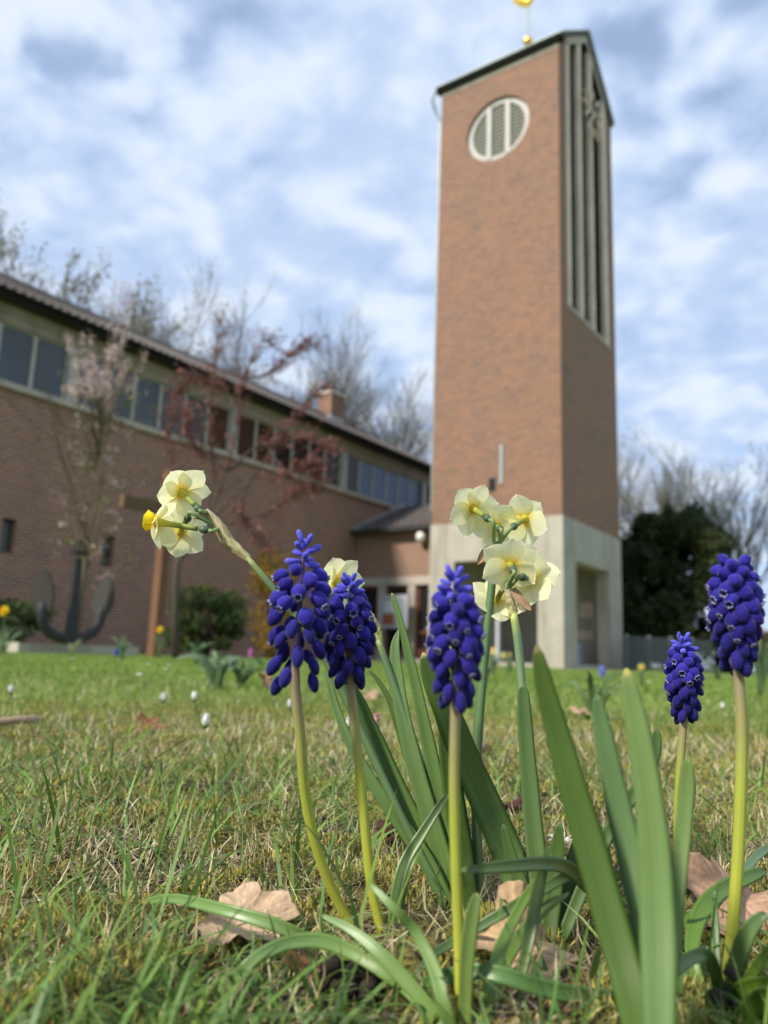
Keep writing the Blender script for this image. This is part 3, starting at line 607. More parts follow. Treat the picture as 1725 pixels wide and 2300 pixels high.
def clump_crown(name, parent, blobs, n, size, cols, seed, up=0., mat='leafy', asp=1.6):
    rs = np.random.default_rng(seed); B = np.array(blobs); wts = (B[:, 3]*B[:, 4]); wts = wts/wts.sum(); k = rs.choice(len(B), n, p=wts)
    v = rs.normal(size=(n, 3)); v /= np.linalg.norm(v, axis=1)[:, None]; rad = rs.uniform(.35, 1.08, n)**.6
    P = B[k, :3]+v*rad[:, None]*B[k][:, [3, 3, 4]]
    P[:, 2] = np.maximum(P[:, 2], .03); cc = np.array(cols); base = cc[rs.integers(0, len(cc), len(B))][k]*.6+cc[rs.integers(0, len(cc), n)]*.4
    V, fn, C = quads(P, size, base*rs.uniform(.75, 1.25, (n, 1)), rs, up, asp); return raw(name, V, fn, M[mat], C, parent=parent, smooth=False)
def shrub(name, label, cat, base, w_, h_, n, size, cols, seed, up=0., nblob=26, group=None, stems=5):
    rs = np.random.default_rng(seed); b = np.array(base); t = thing(name, label, cat, tuple(b), group); blobs = []
    for k in range(nblob):
        a = rs.uniform(0, 2*pi); u = rs.uniform(0, 1)**.6; zz = rs.uniform(.12, .92); env = sqrt(max(1-(max(zz-.25, 0)/.75)**2, .05))
        q = rs.uniform(.09, .25); blobs.append((b[0]+cos(a)*u*env*w_*.42, b[1]+sin(a)*u*env*w_*.42, b[2]+h_*zz, w_*q, h_*q*.75))
    clump_crown('foliage', t, blobs, n, size, cols, seed, up); mb = MB()
    for k in range(stems):
        a = 2*pi*k/stems; mb.tube([b+np.array([cos(a)*.04, sin(a)*.04, -.03]), b+np.array([cos(a)*w_*.1, sin(a)*w_*.1, h_*.4]), b+np.array([cos(a)*w_*.22, sin(a)*w_*.22, h_*.8])], [.03*h_, .02*h_, .006*h_], 6)
    mb.build('stems', M['bark_dark'], t, True); return t
def yew():
    Y = 30; b = np.array(px_base(1515, Y)); rs = np.random.default_rng(3); t = thing('yew_tree', 'broad dark evergreen yew beside the tower behind the grey fence', 'tree', tuple(b)); blobs = []
    H = zh(1480, 1150, Y); Wd = (at(1668, 1400, Y)-at(1362, 1400, Y))[0]
    for k in range(120):
        a = rs.uniform(0, 2*pi); zz = rs.uniform(.05, .93); env = 1.0 if zz < .45 else sqrt(max(1-((zz-.45)/.56)**2, .02)); u = rs.uniform(.5, 1)**.5*env
        blobs.append((b[0]+cos(a)*u*Wd*.44, b[1]+sin(a)*u*Wd*.44, H*zz, Wd*rs.uniform(.07, .12), H*rs.uniform(.06, .12)))
    for k in range(26):
        a = rs.uniform(0, 2*pi); u = rs.uniform(0, .8); blobs.append((b[0]+cos(a)*u*Wd*.34, b[1]+sin(a)*u*Wd*.34, H*(.97-.25*u*u)*rs.uniform(.88, 1.05), Wd*.028, H*.085))
    clump_crown('foliage', t, blobs, 42000, .13, [(.046, .066, .020), (.028, .044, .015), (.062, .072, .020)], 5, .8, 'leafy', 2.4)
    mb = MB(); mb.tube([b-Z*.1, b+Z*H*.5, b+Z*H*.8], [.35, .25, .08], 10); mb.build('trunk', M['bark_dark'], t, True)
yew()
shrub('shrub', 'low brownish shrub at the right edge beside the yew', 'shrub', px_base(1705, 27), 2.2, 1.5, 3000, .11, [(.10, .07, .035), (.08, .08, .03), (.16, .12, .06)], 21)
shrub('shrub', 'rounded green shrub at the left edge before the hall wall', 'shrub', px_base(18, 14.5), 1.75, .92, 7500, .055, [(.055, .085, .025), (.09, .12, .04), (.035, .055, .018)], 22, .3)
shrub('shrub', 'dark green shrub behind the wooden cross at the foot of the hall', 'shrub', px_base(458, 17), 1.75, 1.55, 7500, .06, [(.045, .08, .02), (.07, .115, .028), (.032, .055, .016), (.14, .13, .03)], 23, .2)
shrub('forsythia', 'yellow flowering forsythia against the hall wall behind the nearest flowers', 'shrub', px_base(606, 20), 1.7, 2.9, 5200, .055, [(.42, .25, .01), (.30, .18, .015), (.12, .10, .02), (.10, .075, .04)], 24, 0, 30)

def blossom_tree():
    Y = 14.0; b = px_base(168, Y); t, bb, rs, tips = bare_tree('blossom_tree', 'slender young tree with pale pink blossom before the hall wall', b, zh(205, 655, Y)*.92, 31, {1: 3, 2: 3, 3: 3, 4: 4}, (.2, .6), 'bark_olive', BUD, .05, None, 0, .05, .06)
    h = zh(190, 640, Y)
    def cl(n, z0, z1, xr, seed, sp, per):
        r = np.random.default_rng(seed); C = np.stack([bb[0]+r.normal(0, xr, n)+(r.uniform(z0, z1, n)-.5)*.1, bb[1]+r.normal(0, xr, n), r.uniform(z0, z1, n)*h], 1); return np.repeat(C, per, 0)+r.normal(0, sp, (n*per, 3))
    # upright flowering shoots
    mb = MB(); r = np.random.default_rng(5); P = []
    for k in range(30):
        a = r.uniform(0, 2*pi); z0 = h*r.uniform(.48, .74); rr = r.uniform(.2, 1.0); z1 = h*r.uniform(.70, .92) if k > 3 else h*1.0; rr = rr if k > 3 else .35
        p0 = bb+np.array([0, 0, z0]); p1 = bb+np.array([cos(a)*rr*.6, sin(a)*rr*.6, z0*.5+z1*.5]); p2 = bb+np.array([cos(a)*rr, sin(a)*rr, z1]); mb.tube([p0, p1, p2], [.014, .01, .004], 4)
        for q in range(22): u = r.uniform(.45, 1)**.7; P.append((p0*(1-u)**2+2*p1*u*(1-u)+p2*u*u))
    for k in range(46):
        a = r.uniform(0, 2*pi); z0 = h*r.uniform(.15, .62); rr = r.uniform(.3, 1.0); p0 = bb+Z*z0; p2 = bb+np.array([cos(a)*rr, sin(a)*rr, z0+r.uniform(-.35, .7)]); mb.tube([p0, (p0+p2)/2+Z*.1, p2], [.011, .008, .003], 4)
        for q in range(2): u = r.uniform(.6, 1); P.append(p0*(1-u)+p2*u)
    mb.build('shoots', M['bark_olive'], t, True)
    P = np.array(P); P = np.repeat(P, 5, 0)+r.normal(0, .04, (len(P)*5, 3)); c = np.array([(.80, .64, .62), (.86, .76, .72), (.70, .50, .50), (.60, .38, .36)])[r.integers(0, 4, len(P))]
    V, fn, C = quads(P, .036, c, r, 0, 1.1); raw('blossom', V, fn, M['bloom'], C, parent=t, smooth=False)
    P = cl(150, .25, .8, .45, 9, .05, 4); c = np.tile((.14, .15, .03), (len(P), 1)); V, fn, C = quads(P, .05, c, r); raw('young_leaves', V, fn, M['leafy'], C, parent=t, smooth=False)
blossom_tree()
def plum_tree():
    Y = 11.5; base = np.array(px_base(395, Y)); rs = np.random.default_rng(11); t = thing('plum_tree', 'small tree with dark red young leaves before the hall windows', 'tree', tuple(base))
    A = lambda x, y, dy=0: at(x, y, Y+dy); mb = MB()
    trunk = [base-Z*.1, A(394, 1330), A(398, 1265), A(440, 1205)]; mb.tube(trunk, [.06, .05, .045, .04], 8); mb.build('trunk', M['bark_dark'], t, True)
    limbs = [[(398, 1265), (450, 1190), (510, 1060), (535, 930), (545, 850), (585, 775), (600, 765)], [(440, 1205), (480, 1080), (470, 960), (478, 850), (492, 730)], [(398, 1265), (395, 1150), (385, 1020), (380, 920)], [(450, 1190), (560, 1080), (640, 970), (690, 900), (730, 870)],
             [(510, 1060), (580, 1000), (650, 985), (700, 985), (735, 1000)], [(450, 1190), (600, 1150), (660, 1110), (705, 1090)], [(535, 930), (500, 870), (440, 850), (400, 880)], [(545, 850), (600, 840), (650, 800), (690, 770)], [(600, 1000), (640, 1060), (670, 1050), (700, 1040)], [(510, 1060), (440, 1000), (420, 930)], [(560, 1080), (540, 1150), (600, 1230)]]
    mb = MB(); P = []
    for k, lm in enumerate(limbs):
        dy = rs.uniform(-.5, .9) if k else 0; pts = [A(x, y, dy*i/len(lm)) for i, (x, y) in enumerate(lm)]; pts = spline(pts, 16)
        mb.tube(pts, list(np.linspace(.024, .005, len(pts))), 5, caps=False)
        for i in range(4, len(pts)):
            for q in range(4):
                d = rot_dir(pts[i]-pts[i-1], rs.uniform(.3, 1.0), rs.uniform(0, 6.3)); l_ = rs.uniform(.12, .5); e = pts[i]+d*l_; mb.tube([pts[i], (pts[i]+e)/2+rs.normal(0, .02, 3), e], [.009, .006, .003], 3, caps=False)
                for u in rs.uniform(.1, 1, 7): P.append(pts[i]*(1-u)+e*u)
            for u in range(3): P.append(pts[i]+rs.normal(0, .06, 3))
    mb.build('branches', M['bark_dark'], t, True)
    P = np.array(P); P = P+rs.normal(0, .03, P.shape); c = np.array([(.28, .085, .075), (.20, .055, .05), (.34, .13, .10), (.25, .11, .065), (.36, .12, .14)])[rs.integers(0, 5, len(P))]
    V, fn, C = quads(P, .040, c, rs, 0, 1.6); raw('leaves', V, fn, M['bloom'], C, parent=t, smooth=False)
def spline(pts, n):
    pts = [np.asarray(p, float) for p in pts]; m = len(pts)
    if m == 2: return [pts[0]*(1-u)+pts[1]*u for u in np.linspace(0, 1, n)]
    out = []
    for u in np.linspace(0, m-1, n):
        i = min(int(u), m-2); f = u-i; p0 = pts[max(i-1, 0)]; p1 = pts[i]; p2 = pts[i+1]; p3 = pts[min(i+2, m-1)]
        if i == 0: p0 = 2*p1-p2
        if i == m-2: p3 = 2*p2-p1
        out.append(.5*((2*p1)+(p2-p0)*f+(2*p0-5*p1+4*p2-p3)*f*f+(3*p1-p0-3*p2+p3)*f**3))
    return out
plum_tree()

# ---------------------------------------------------------------- monument anchor, cross, fence
def anchor():
    Y = 13.0; c = np.array(px_base(152, Y)); zt = .16
    s = thing('plinth', 'low weathered concrete slab under the anchor', 'plinth', tuple(c)); p0 = at(42, 1445, Y-.35); L_ = 2.35; mb = MB()
    o = np.array([p0[0], p0[1], 0]); mb.box(o, D*L_, -Nn*.75, Z*zt); mb.build('slab', M['concrete'], s)
    t = thing('anchor', 'old iron ship anchor set upright on a slab by the hall wall', 'anchor', (c[0], c[1], zt)); cc = c+Z*(zt+.14)
    top = at(163, 1240, Y)[2]; mb = MB(); mb.tube([cc-Z*.1, cc+Z*.35, c+Z*(top*.6), c+Z*(top-.1)], [.13, .115, .095, .075], 4); mb.build('shank', M['iron'], t)
    arc = [cc+D*x+Z*z for x, z in ((-.56, .52), (-.53, .24), (-.36, .03), (0, -.06), (.36, .03), (.53, .24), (.56, .52))]; mb = MB(); mb.tube(spline(arc, 20), [.05]+[.085]*18+[.05], 8); mb.build('arms', M['iron'], t, True)
    for sg in (-1, 1):
        ce = cc+D*sg*.56+Z*.60; mb = MB(); out = [(0, .46), (.10, .36), (.17, .18), (.185, 0), (.15, -.16), (.06, -.30), (-.06, -.30), (-.15, -.16), (-.185, 0), (-.17, .18), (-.10, .36)]
        wv = nrm(Nn*.82+D*.45); tv = nrm(Z+D*sg*.12); nv = np.cross(wv, tv)
        for q, fl in ((.03, 0), (-.03, 1)):
            ps = [ce+wv*x+tv*z+nv*q for x, z in out]; mb.face(ps if fl else ps[::-1])
        for i in range(len(out)):
            a, b = out[i], out[(i+1) % len(out)]; mb.face([ce+wv*a[0]+tv*a[1]+nv*.03, ce+wv*b[0]+tv*b[1]+nv*.03, ce+wv*b[0]+tv*b[1]-nv*.03, ce+wv*a[0]+tv*a[1]-nv*.03])
        mb.build('fluke', M['fluke'], t)
    mb = MB(); tp = c+Z*top; mb.tube([tp-D*.13, tp+D*.13], .05, 8); k = [tp+D*(.13*cos(a))+Z*(.02+.15*abs(sin(a))*1.1) for a in np.linspace(0, pi, 12)]; mb.tube(k, .022, 6); mb.build('shackle', M['iron'], t, True)
anchor()
def cross():
    Y = 12.8; b = at(347, 1455, Y); b[2] = 0; zt = at(361, 1058, Y)[2]; zc = at(300, 1150, Y+.0)[2]+.02; t = thing('wooden_cross', 'tall brown wooden cross on the lawn before the hall', 'cross', tuple(b)); hw = .082
    mb = MB(); mb.box(b-D*hw-Nn*hw-Z*.05, D*2*hw, Nn*2*hw, Z*(zt+.05)); mb.build('post', M['wood'], t)
    mb = MB(); mb.box(b-D*1.0+Nn*(hw+.004)+Z*(zc-.1), D*2.0, Nn*.1, Z*.2); mb.build('crossbar', M['wood_shaded'], t)
cross()
def fence():
    q0 = atz(1405, 1513, 0); Y = 25.0; a = np.array(px_base(1398, Y)); b = np.array(px_base(1600, Y+1.5)); zt = at(1410, 1428, Y)[2]; dr = nrm(b-a); t = thing('mesh_fence', 'grey double bar mesh fence between tower and yew', 'fence', tuple(a)); L_ = np.linalg.norm(b-a)
    npst = 4; sp = .92
    for k in range(npst): p = a+dr*(.22+sp*k); mb = MB(); mb.box(p-dr*.05, dr*.1, np.array([-dr[1], dr[0], 0])*.07, Z*(zt+.05)); mb.build('post', M['pole_white'] if 0 else M['flashing'], t)
    mb = MB(); z = .06; nv = np.array([dr[1], -dr[0], 0])
    while z < zt: mb.box(a+Z*z+nv*.03, dr*L_, nv*.012, Z*.028); z += .062
    x = .0
    while x < L_: mb.box(a+dr*x+Z*.03+nv*.016, dr*.016, nv*.012, Z*(zt-.04)); x += .06
    mb.build('bar_panel', M['fence'], t)
fence()

# ---------------------------------------------------------------- ribbons: leaves of the near flowers
SOFT = lambda s: sqrt(max(min(s, 1), 0))
def strap(name, mat, parent, pts, widths, colt, colb, fold=.18, thick=.10, tw=0., n=26, tip=.05, face=None, tipc=None, label=None):
    """pts tip -> base; widths in metres (full); closed lens section"""
    q = spline([np.append(p, w_) for p, w_ in zip(pts, widths)], n); mb = MB(); P = []; C = []; U = []; ph = 7*abs(float(q[0][0]))*100 % 6
    for i in range(n):
        p = q[i][:3]; t = nrm(q[min(i+1, n-1)][:3]-q[max(i-1, 0)][:3]); s = i/(n-1); wd = max(q[i][3]*.5, 2e-4)*(1+.022*sin(11*s+ph)+.016*sin(29*s+2*ph))*(SOFT((s+.002)/tip) if s < tip else 1)
        v = nrm(CP-p) if face is None else np.asarray(face, float); side = nrm(np.cross(t, v)); nv = np.cross(side, t)
        a = tw*(1-s); side, nv = side*cos(a)+nv*sin(a), nv*cos(a)-side*sin(a)
        row = []; cr = []; ur = []
        for u, bk in ((-1, 0), (-.6, 0), (0, 0), (.6, 0), (1, 0), (.6, 1), (0, 1), (-.6, 1)):
            row.append(p+side*u*wd+nv*wd*(fold*2*abs(u)**1.6-(thick*2*(1-u*u) if bk else 0)))
            c = np.array(colt)*(1-s)+np.array(colb)*s
            if tipc is not None: c = c+(np.array(tipc)-c)*max(0, 1-s/.045)**1.2
            cr.append(tuple(c)); ur.append(((u+1)/2, s))
        P.append(row); C.append(cr); U.append(ur)
    mb.grid(P, cv=True, col=C, uv=U); b = len(mb.v)-8; mb.f.append(tuple(b+k for k in range(8))); mb.f.append(tuple(len(mb.v)-8*n+k for k in reversed(range(8))))
    o = mb.build(name, M[mat], parent, True)
    if label: o['label'] = label
    return o
def W_(px, d): return px*d/F_PX
def dpts(lst): return [at(x, y, d) for x, y, d in lst], [d for _, _, d in lst]
def leaf(parent, lst, wpx, colt=(.075, .15, .075), colb=(.085, .15, .04), mat='blade', **k):
    colt, colb = (np.array(c_)*np.array((1.12, 1.12, .74)) for c_ in (colt, colb))
    pts, ds = dpts(lst); return strap('leaf', mat, parent, pts, [W_(w_, d) for w_, d in zip(wpx, ds)], colt, colb, **k)
def zleaf(parent, lst, wpx, colt=(.155, .265, .075), colb=(.15, .24, .05), **k):
    pts = [atz(x, y, z) if z < .1 else None for x, y, z in lst]; ds = [p[1] for p in pts]
    k.setdefault('fold', .12); k.setdefault('thick', .46); wpx = [w_*1.12 for w_ in wpx]
    return strap('leaf', 'fleshy', parent, pts, [W_(w_, d) for w_, d in zip(wpx, ds)], colt, colb, **k)

# ---------------------------------------------------------------- grape hyacinths
def urn_mesh(name, prof, colf, teeth, seg=12, rib=.03):
    mb = MB(); zmax = prof[-1][1]
    mb.lathe(prof, seg, col=[tuple(colf(z/zmax)) for r, z in prof], wob=lambda i, a: rib*cos(6*a)); b = len(mb.v)-seg; mb.f.append(tuple(b+k for k in range(seg)))
    o = mb.build(name, M['floret'], None, True); me = o.data; COL.objects.unlink(o); bpy.data.objects.remove(o)
    rm = None
    if teeth:
        mb = MB(); r, z = prof[-1]
        n = 24; g = [[((r*k+(.00022*cos(6*a) if k > 1 else 0))*cos(a), (r*k+(.00022*cos(6*a) if k > 1 else 0))*sin(a), z+dz+(.00018*cos(6*a) if k > 1.2 else 0)) for a in np.linspace(0, 2*pi, n, endpoint=False)] for k, dz in ((.62, -.0005), (.95, .0001), (1.34, .0006), (1.05, -.0003))]
        mb.grid(g, cv=True, col=[[(.30, .30, .50)]*n]*4); o = mb.build('rim', M['rim'], None, True); rm = o.data; COL.objects.unlink(o); bpy.data.objects.remove(o)
    return me, rm
mmx = lambda L: [(r*.001, z*.001) for r, z in L]
lerp = lambda a, b, t: np.array(a)*(1-t)+np.array(b)*t
URN = [urn_mesh('floret', mmx([(.25, 0), (.5, .3), (1.6, .9), (2.45, 2.2), (2.75, 3.7), (2.5, 5.1), (1.8, 6.3), (1.25, 6.9), (1.1, 7.3)]), lambda t: lerp((.046, .042, .42), (.020, .016, .22), t), True),
       urn_mesh('floret', mmx([(.25, 0), (.5, .3), (1.35, .9), (2.1, 2.2), (2.45, 3.8), (2.3, 5.3), (1.7, 6.6), (1.1, 7.4), (.75, 7.8)]), lambda t: lerp((.028, .022, .27), (.014, .010, .14), t), True, 12, .04)]
LOW = urn_mesh('floret', mmx([(.25, 0), (.5, .5), (1.3, 1.3), (1.95, 3.0), (2.05, 4.9), (1.75, 6.5), (1.1, 7.9), (.2, 8.6)]), lambda t: lerp((.024, .020, .24), (.010, .010, .10), t), False, 12, .09)
BUDM = urn_mesh('floret', mmx([(.3, 0), (.6, .3), (1.0, 1.4), (1.15, 3.2), (1.1, 4.9), (.75, 5.8), (.15, 6.2)]), lambda t: lerp((.075, .065, .52), (.10, .11, .62), t), False, 10, .05)
def muscari(label, top, bot, stem, n, rad, seed, star=True, wst=22, sc=1.0, loose=0., floretw=1.0):
    rs = np.random.default_rng(seed); sp, ds = dpts(stem); base = sp[-1]; t = thing('grape_hyacinth', label, 'flower', (base[0], base[1], 0), 'grape hyacinths in the foreground')
    A = at(*top); B = at(*bot); ax = nrm(A-B); L_ = np.linalg.norm(A-B); pts = spline([A-ax*.004, (A+B)/2]+sp, 30); n_ = len(pts); r0 = W_(wst, ds[1])/2
    top_c, mid_c, low_c = (.29, .21, .17), (.41, .46, .065), (.44, .44, .05); cols = []
    zs = np.array([p[2] for p in pts]); hd = B[2]
    for p in pts:
        u = min(max((hd-p[2])/max(hd, .01), 0), 1); cols.append((.05, .035, .10) if p[2] > hd+.004 else tuple(lerp(top_c, mid_c, min(u/.42, 1)) if u < .42 else lerp(mid_c, low_c, (u-.42)/.58)))  # inside the head the stem is painted dark for shade between florets
    mb = MB(); mb.tube(pts, [r0*(.40+.60*min(max(i-3, 0)/7, 1)) for i in range(n_)], 12, col=cols); mb.build('stem', M['stalk'], t, True)
    x = nrm(np.cross(ax, (0, 1, 0))); y = np.cross(ax, x); base_l = np.array(t.location)
    n = min(int(n*(1.22-.32*loose)), 84)
    for k in range(n):
        u = (k+.5)/n; ang = k*2.39996+rs.normal(0, .09); out = x*cos(ang)+y*sin(ang)
        tpos = u*.92+.17*max(0, (u-.70)/.30)**1.4
        env = rad*(np.interp(u, [0, .1, .22, .4, .7, .9, 1], [.22, .50, .80, .98, .97, .68+.35*loose, .46+.7*loose] if star else [.55, .88, 1, 1, .9, .62, .42]))*rs.uniform(.9, 1.1)
        elev = np.interp(u, [0, .08, .18, .32, .6, .85, 1], [72, 26, -2, -28, -46, -60, -70] if star else [48, 8, -16, -32, -46, -60, -68])+rs.normal(0, 4)
        if star and u < .20: me, rm = BUDM; s_ = sc*np.interp(u, [0, .2], [.75, 1.1])*rs.uniform(.9, 1.12); env = rad*.10
        elif u > .80 or (u > .66 and rs.random() < .4): me, rm = LOW; s_ = sc*rs.uniform(.85, 1.05)
        else:
            me, rm = URN[int(u+rs.normal(0, .15) > .5)]; s_ = sc*rs.uniform(.9, 1.08)*np.interp(u, [0, .15, .35, 1], [.72, .82, 1, .98])
            if rs.random() < (.75 if u < .25 else .45): rm = None
        dr = nrm(out*cos(radians(elev))+ax*sin(radians(elev))); s_ = s_*(1.12 if me is BUDM else 1.30); lz = 7e-3*s_
        if loose and u > .45: tpos += loose*rs.uniform(-.06, .09)
        cen = A-ax*(L_*tpos)+ax*.001
        org = cen+out*max(env*1.06-lz*.62*cos(radians(elev)), .0010)
        f = bpy.data.objects.new('floret', me); COL.objects.link(f); f.parent = t
        qz = Vector(dr).to_track_quat('Z', 'Y'); f.rotation_mode = 'QUATERNION'; f.rotation_quaternion = qz @ Quaternion((0, 0, 1), rs.uniform(0, 6)); f.location = Vector(org-base_l); f.scale = (s_*floretw*1.04,)*2+(s_*.95,)
        if rm is not None:
            g = bpy.data.objects.new('rim', rm); COL.objects.link(g); g.parent = f
    return t
mu1 = muscari('tall grape hyacinth with loose ragged lower florets, leftmost of the blue spikes', (684, 1222, .352), (663, 1500, .355), [(663, 1520, .356), (676, 1664, .362), (686, 1788, .37), (717, 1924, .378), (775, 2055, .386), (830, 2125, .388)], 44, .0108, 1, True, 23, 1.0, .38)
mu2 = muscari('grape hyacinth right in front of the half hidden pale daffodil', (785, 1310, .376), (783, 1500, .378), [(787, 1530, .379), (801, 1664, .382), (816, 1820, .384), (832, 1976, .386), (850, 2065, .387), (868, 2135, .386)], 50, .0095, 2, True, 21, .98)
mu3 = muscari('grape hyacinth on a straight yellow green stem in the centre foreground', (1020, 1300, .294), (1024, 1545, .296), [(1023, 1580, .297), (1020, 1750, .30), (1023, 1920, .303), (1030, 2100, .306), (1036, 2330, .304)], 52, .0076, 3, True, 23, .86)
mu4 = muscari('small sharp grape hyacinth with starry top behind the strap leaves, shortest of the blue spikes', (1533, 1440, .455), (1537, 1590, .457), [(1536, 1610, .457), (1528, 1720, .46), (1522, 1850, .465), (1527, 1960, .468), (1538, 2045, .466)], 50, .0072, 4, True, 17, .92)
mu5 = muscari('plump round topped grape hyacinth at the right edge', (1650, 1272, .335), (1655, 1465, .338), [(1658, 1500, .339), (1666, 1640, .341), (1663, 1800, .343), (1656, 1950, .344), (1643, 2110, .344), (1628, 2262, .342)], 52, .0080, 5, False, 25, .98)

# muscari leaves (tip -> base, photo x, y and height over the ground)
zleaf(mu1, [(316, 2027, .013), (390, 2018, .020), (502, 2043, .022), (595, 2069, .020), (650, 2090, .017), (700, 2112, .013), (760, 2140, .009), (830, 2165, .002)], [10, 18, 22, 24, 24, 22, 20, 16], tip=.04, tipc=(.42, .30, .14))
zleaf(mu1, [(488, 2240, .004), (545, 2178, .014), (595, 2140, .019), (650, 2117, .021), (720, 2113, .021), (790, 2138, .018), (860, 2180, .014), (930, 2235, .008), (1010, 2330, .001)], [16, 22, 24, 25, 26, 26, 26, 26, 24])
zleaf(mu1, [(722, 2056, .030), (785, 2086, .027), (848, 2136, .022), (912, 2204, .014), (985, 2290, .004)], [8, 17, 24, 28, 28])
zleaf(mu2, [(831, 1985, .045), (850, 2004, .043), (890, 2045, .038), (933, 2092, .030), (975, 2174, .020), (998, 2260, .010), (1018, 2330, .0)], [7, 12, 17, 21, 24, 26, 26])
leaf(mu2, [(1008, 1782, .40), (985, 1815, .40), (949, 1872, .397), (912, 1933, .394), (893, 1996, .39), (884, 2071, .387), (878, 2140, .384)], [12, 17, 21, 24, 25, 24, 22], (.085, .15, .06), (.12, .2, .06), 'fleshy', fold=.25, thick=.4)
leaf(mu2, [(945, 1905, .403), (925, 1935, .40), (907, 1990, .396), (895, 2060, .392), (888, 2145, .386)], [8, 15, 18, 18, 18], (.10, .18, .06), (.12, .2, .05), 'fleshy', fold=.25, thick=.4)
leaf(mu3, [(1072, 2006, .296), (1066, 2035, .297), (1056, 2090, .299), (1048, 2170, .301), (1045, 2250, .302), (1043, 2340, .302)], [14, 28, 32, 30, 28, 26], (.16, .24, .12), (.14, .2, .06), 'fleshy', fold=.2, thick=.3, tipc=(.45, .40, .16))
leaf(mu3, [(1238, 1915, .345), (1215, 1965, .342), (1181, 2015, .338), (1147, 2080, .33), (1117, 2147, .32), (1098, 2222, .311), (1080, 2320, .303)], [6, 14, 20, 24, 26, 28, 28], (.10, .17, .05), (.12, .2, .05), 'fleshy', fold=.14, thick=.42)
leaf(mu3, [(1279, 2005, .352), (1227, 2038, .348), (1181, 2086, .342), (1142, 2147, .332), (1109, 2222, .318), (1090, 2325, .304)], [8, 20, 25, 28, 30, 30], (.11, .17, .05), (.11, .2, .045), 'fleshy', fold=.14, thick=.42)
leaf(mu3, [(1232, 1900, .335), (1222, 1940, .334), (1206, 2010, .332), (1190, 2100, .328), (1168, 2200, .320)], [8, 20, 26, 26, 22], (.09, .16, .04), (.07, .11, .03), 'fleshy', fold=.14, thick=.42)
zleaf(mu3, [(925, 2216, .006), (965, 2205, .011), (1019, 2189, .016), (1076, 2181, .019), (1136, 2192, .019), (1197, 2213, .016), (1272, 2231, .012), (1350, 2241, .008), (1410, 2252, .003)], [14, 22, 26, 28, 30, 30, 30, 28, 24], (.09, .18, .05), (.10, .19, .05), tip=.03)
zleaf(mu4, [(1030, 1955, .052), (1075, 1951, .053), (1121, 1947, .053), (1212, 1940, .051), (1260, 1944, .047), (1290, 1960, .04), (1325, 1995, .025), (1370, 2040, .006)], [7, 16, 22, 26, 27, 27, 25, 22], (.09, .15, .045), (.10, .17, .04))
zleaf(mu4, [(925, 2200, .006), (970, 2147, .013), (1013, 2119, .016), (1073, 2083, .022), (1151, 2038, .03), (1242, 1984, .038), (1290, 1963, .038), (1380, 1962, .03), (1470, 2000, .012)], [10, 14, 17, 19, 20, 20, 19, 18, 16], (.08, .145, .045), (.09, .15, .04))
zleaf(mu4, [(1385, 1880, .055), (1420, 1890, .054), (1470, 1910, .045), (1520, 1955, .025), (1550, 2010, .004)], [8, 16, 18, 18, 16])
leaf(mu5, [(1720, 1955, .40), (1690, 1966, .392), (1632, 1993, .38), (1587, 2030, .37), (1562, 2080, .362), (1555, 2150, .352), (1580, 2240, .345)], [12, 26, 32, 34, 34, 28, 22], (.08, .15, .035), (.09, .17, .03), 'fleshy', fold=.18, thick=.34)
leaf(mu5, [(1722, 2052, .315), (1702, 2066, .316), (1677, 2101, .32), (1656, 2162, .326), (1644, 2222, .332), (1636, 2275, .335)], [14, 26, 32, 34, 32, 26], (.15, .24, .15), (.14, .22, .07), 'fleshy', fold=.25, thick=.22, label='pale bluish green arching leaf')
leaf(mu5, [(1760, 2200, .30), (1725, 2213, .303), (1692, 2218, .307), (1662, 2232, .312), (1640, 2262, .318), (1625, 2305, .322)], [26, 36, 38, 38, 36, 30], (.07, .13, .018), (.08, .15, .02), 'fleshy', fold=.35, thick=.2)
leaf(mu5, [(1770, 2225, .285), (1725, 2240, .29), (1690, 2265, .295), (1665, 2300, .30), (1650, 2345, .30)], [26, 38, 42, 42, 36], (.06, .12, .015), (.07, .14, .02), 'fleshy', fold=.35, thick=.2)
leaf(mu5, [(1480, 2205, .29), (1517, 2180, .293), (1552, 2153, .298), (1588, 2146, .304), (1606, 2180, .31), (1617, 2240, .316), (1622, 2310, .32)], [10, 22, 26, 26, 26, 26, 24], (.13, .21, .11), (.07, .12, .02), 'fleshy', fold=.18, thick=.34)
leaf(mu5, [(1527, 2035, .375), (1540, 2060, .374), (1558, 2105, .37), (1580, 2165, .362), (1605, 2230, .35), (1620, 2290, .34)], [12, 18, 20, 20, 22, 20], (.11, .2, .05), (.10, .17, .035), 'fleshy', fold=.15, thick=.38)
leaf(mu5, [(1604, 1998, .36), (1606, 2060, .357), (1608, 2130, .352), (1612, 2200, .346), (1618, 2280, .34)], [8, 15, 17, 18, 16], (.07, .14, .05), (.08, .14, .03), 'fleshy', fold=.15, thick=.38)
leaf(mu5, [(1745, 1895, .50), (1720, 1908, .49), (1698, 1925, .475), (1672, 1958, .45), (1650, 2010, .42), (1640, 2090, .39)], [10, 16, 18, 18, 16, 14], (.10, .18, .09), (.09, .16, .05), 'fleshy', fold=.15, thick=.38)
leaf(mu5, [(1740, 2120, .30), (1715, 2150, .305), (1685, 2195, .312), (1660, 2250, .32)], [14, 20, 22, 20], (.11, .2, .06), (.10, .17, .035), 'fleshy', fold=.15, thick=.38)

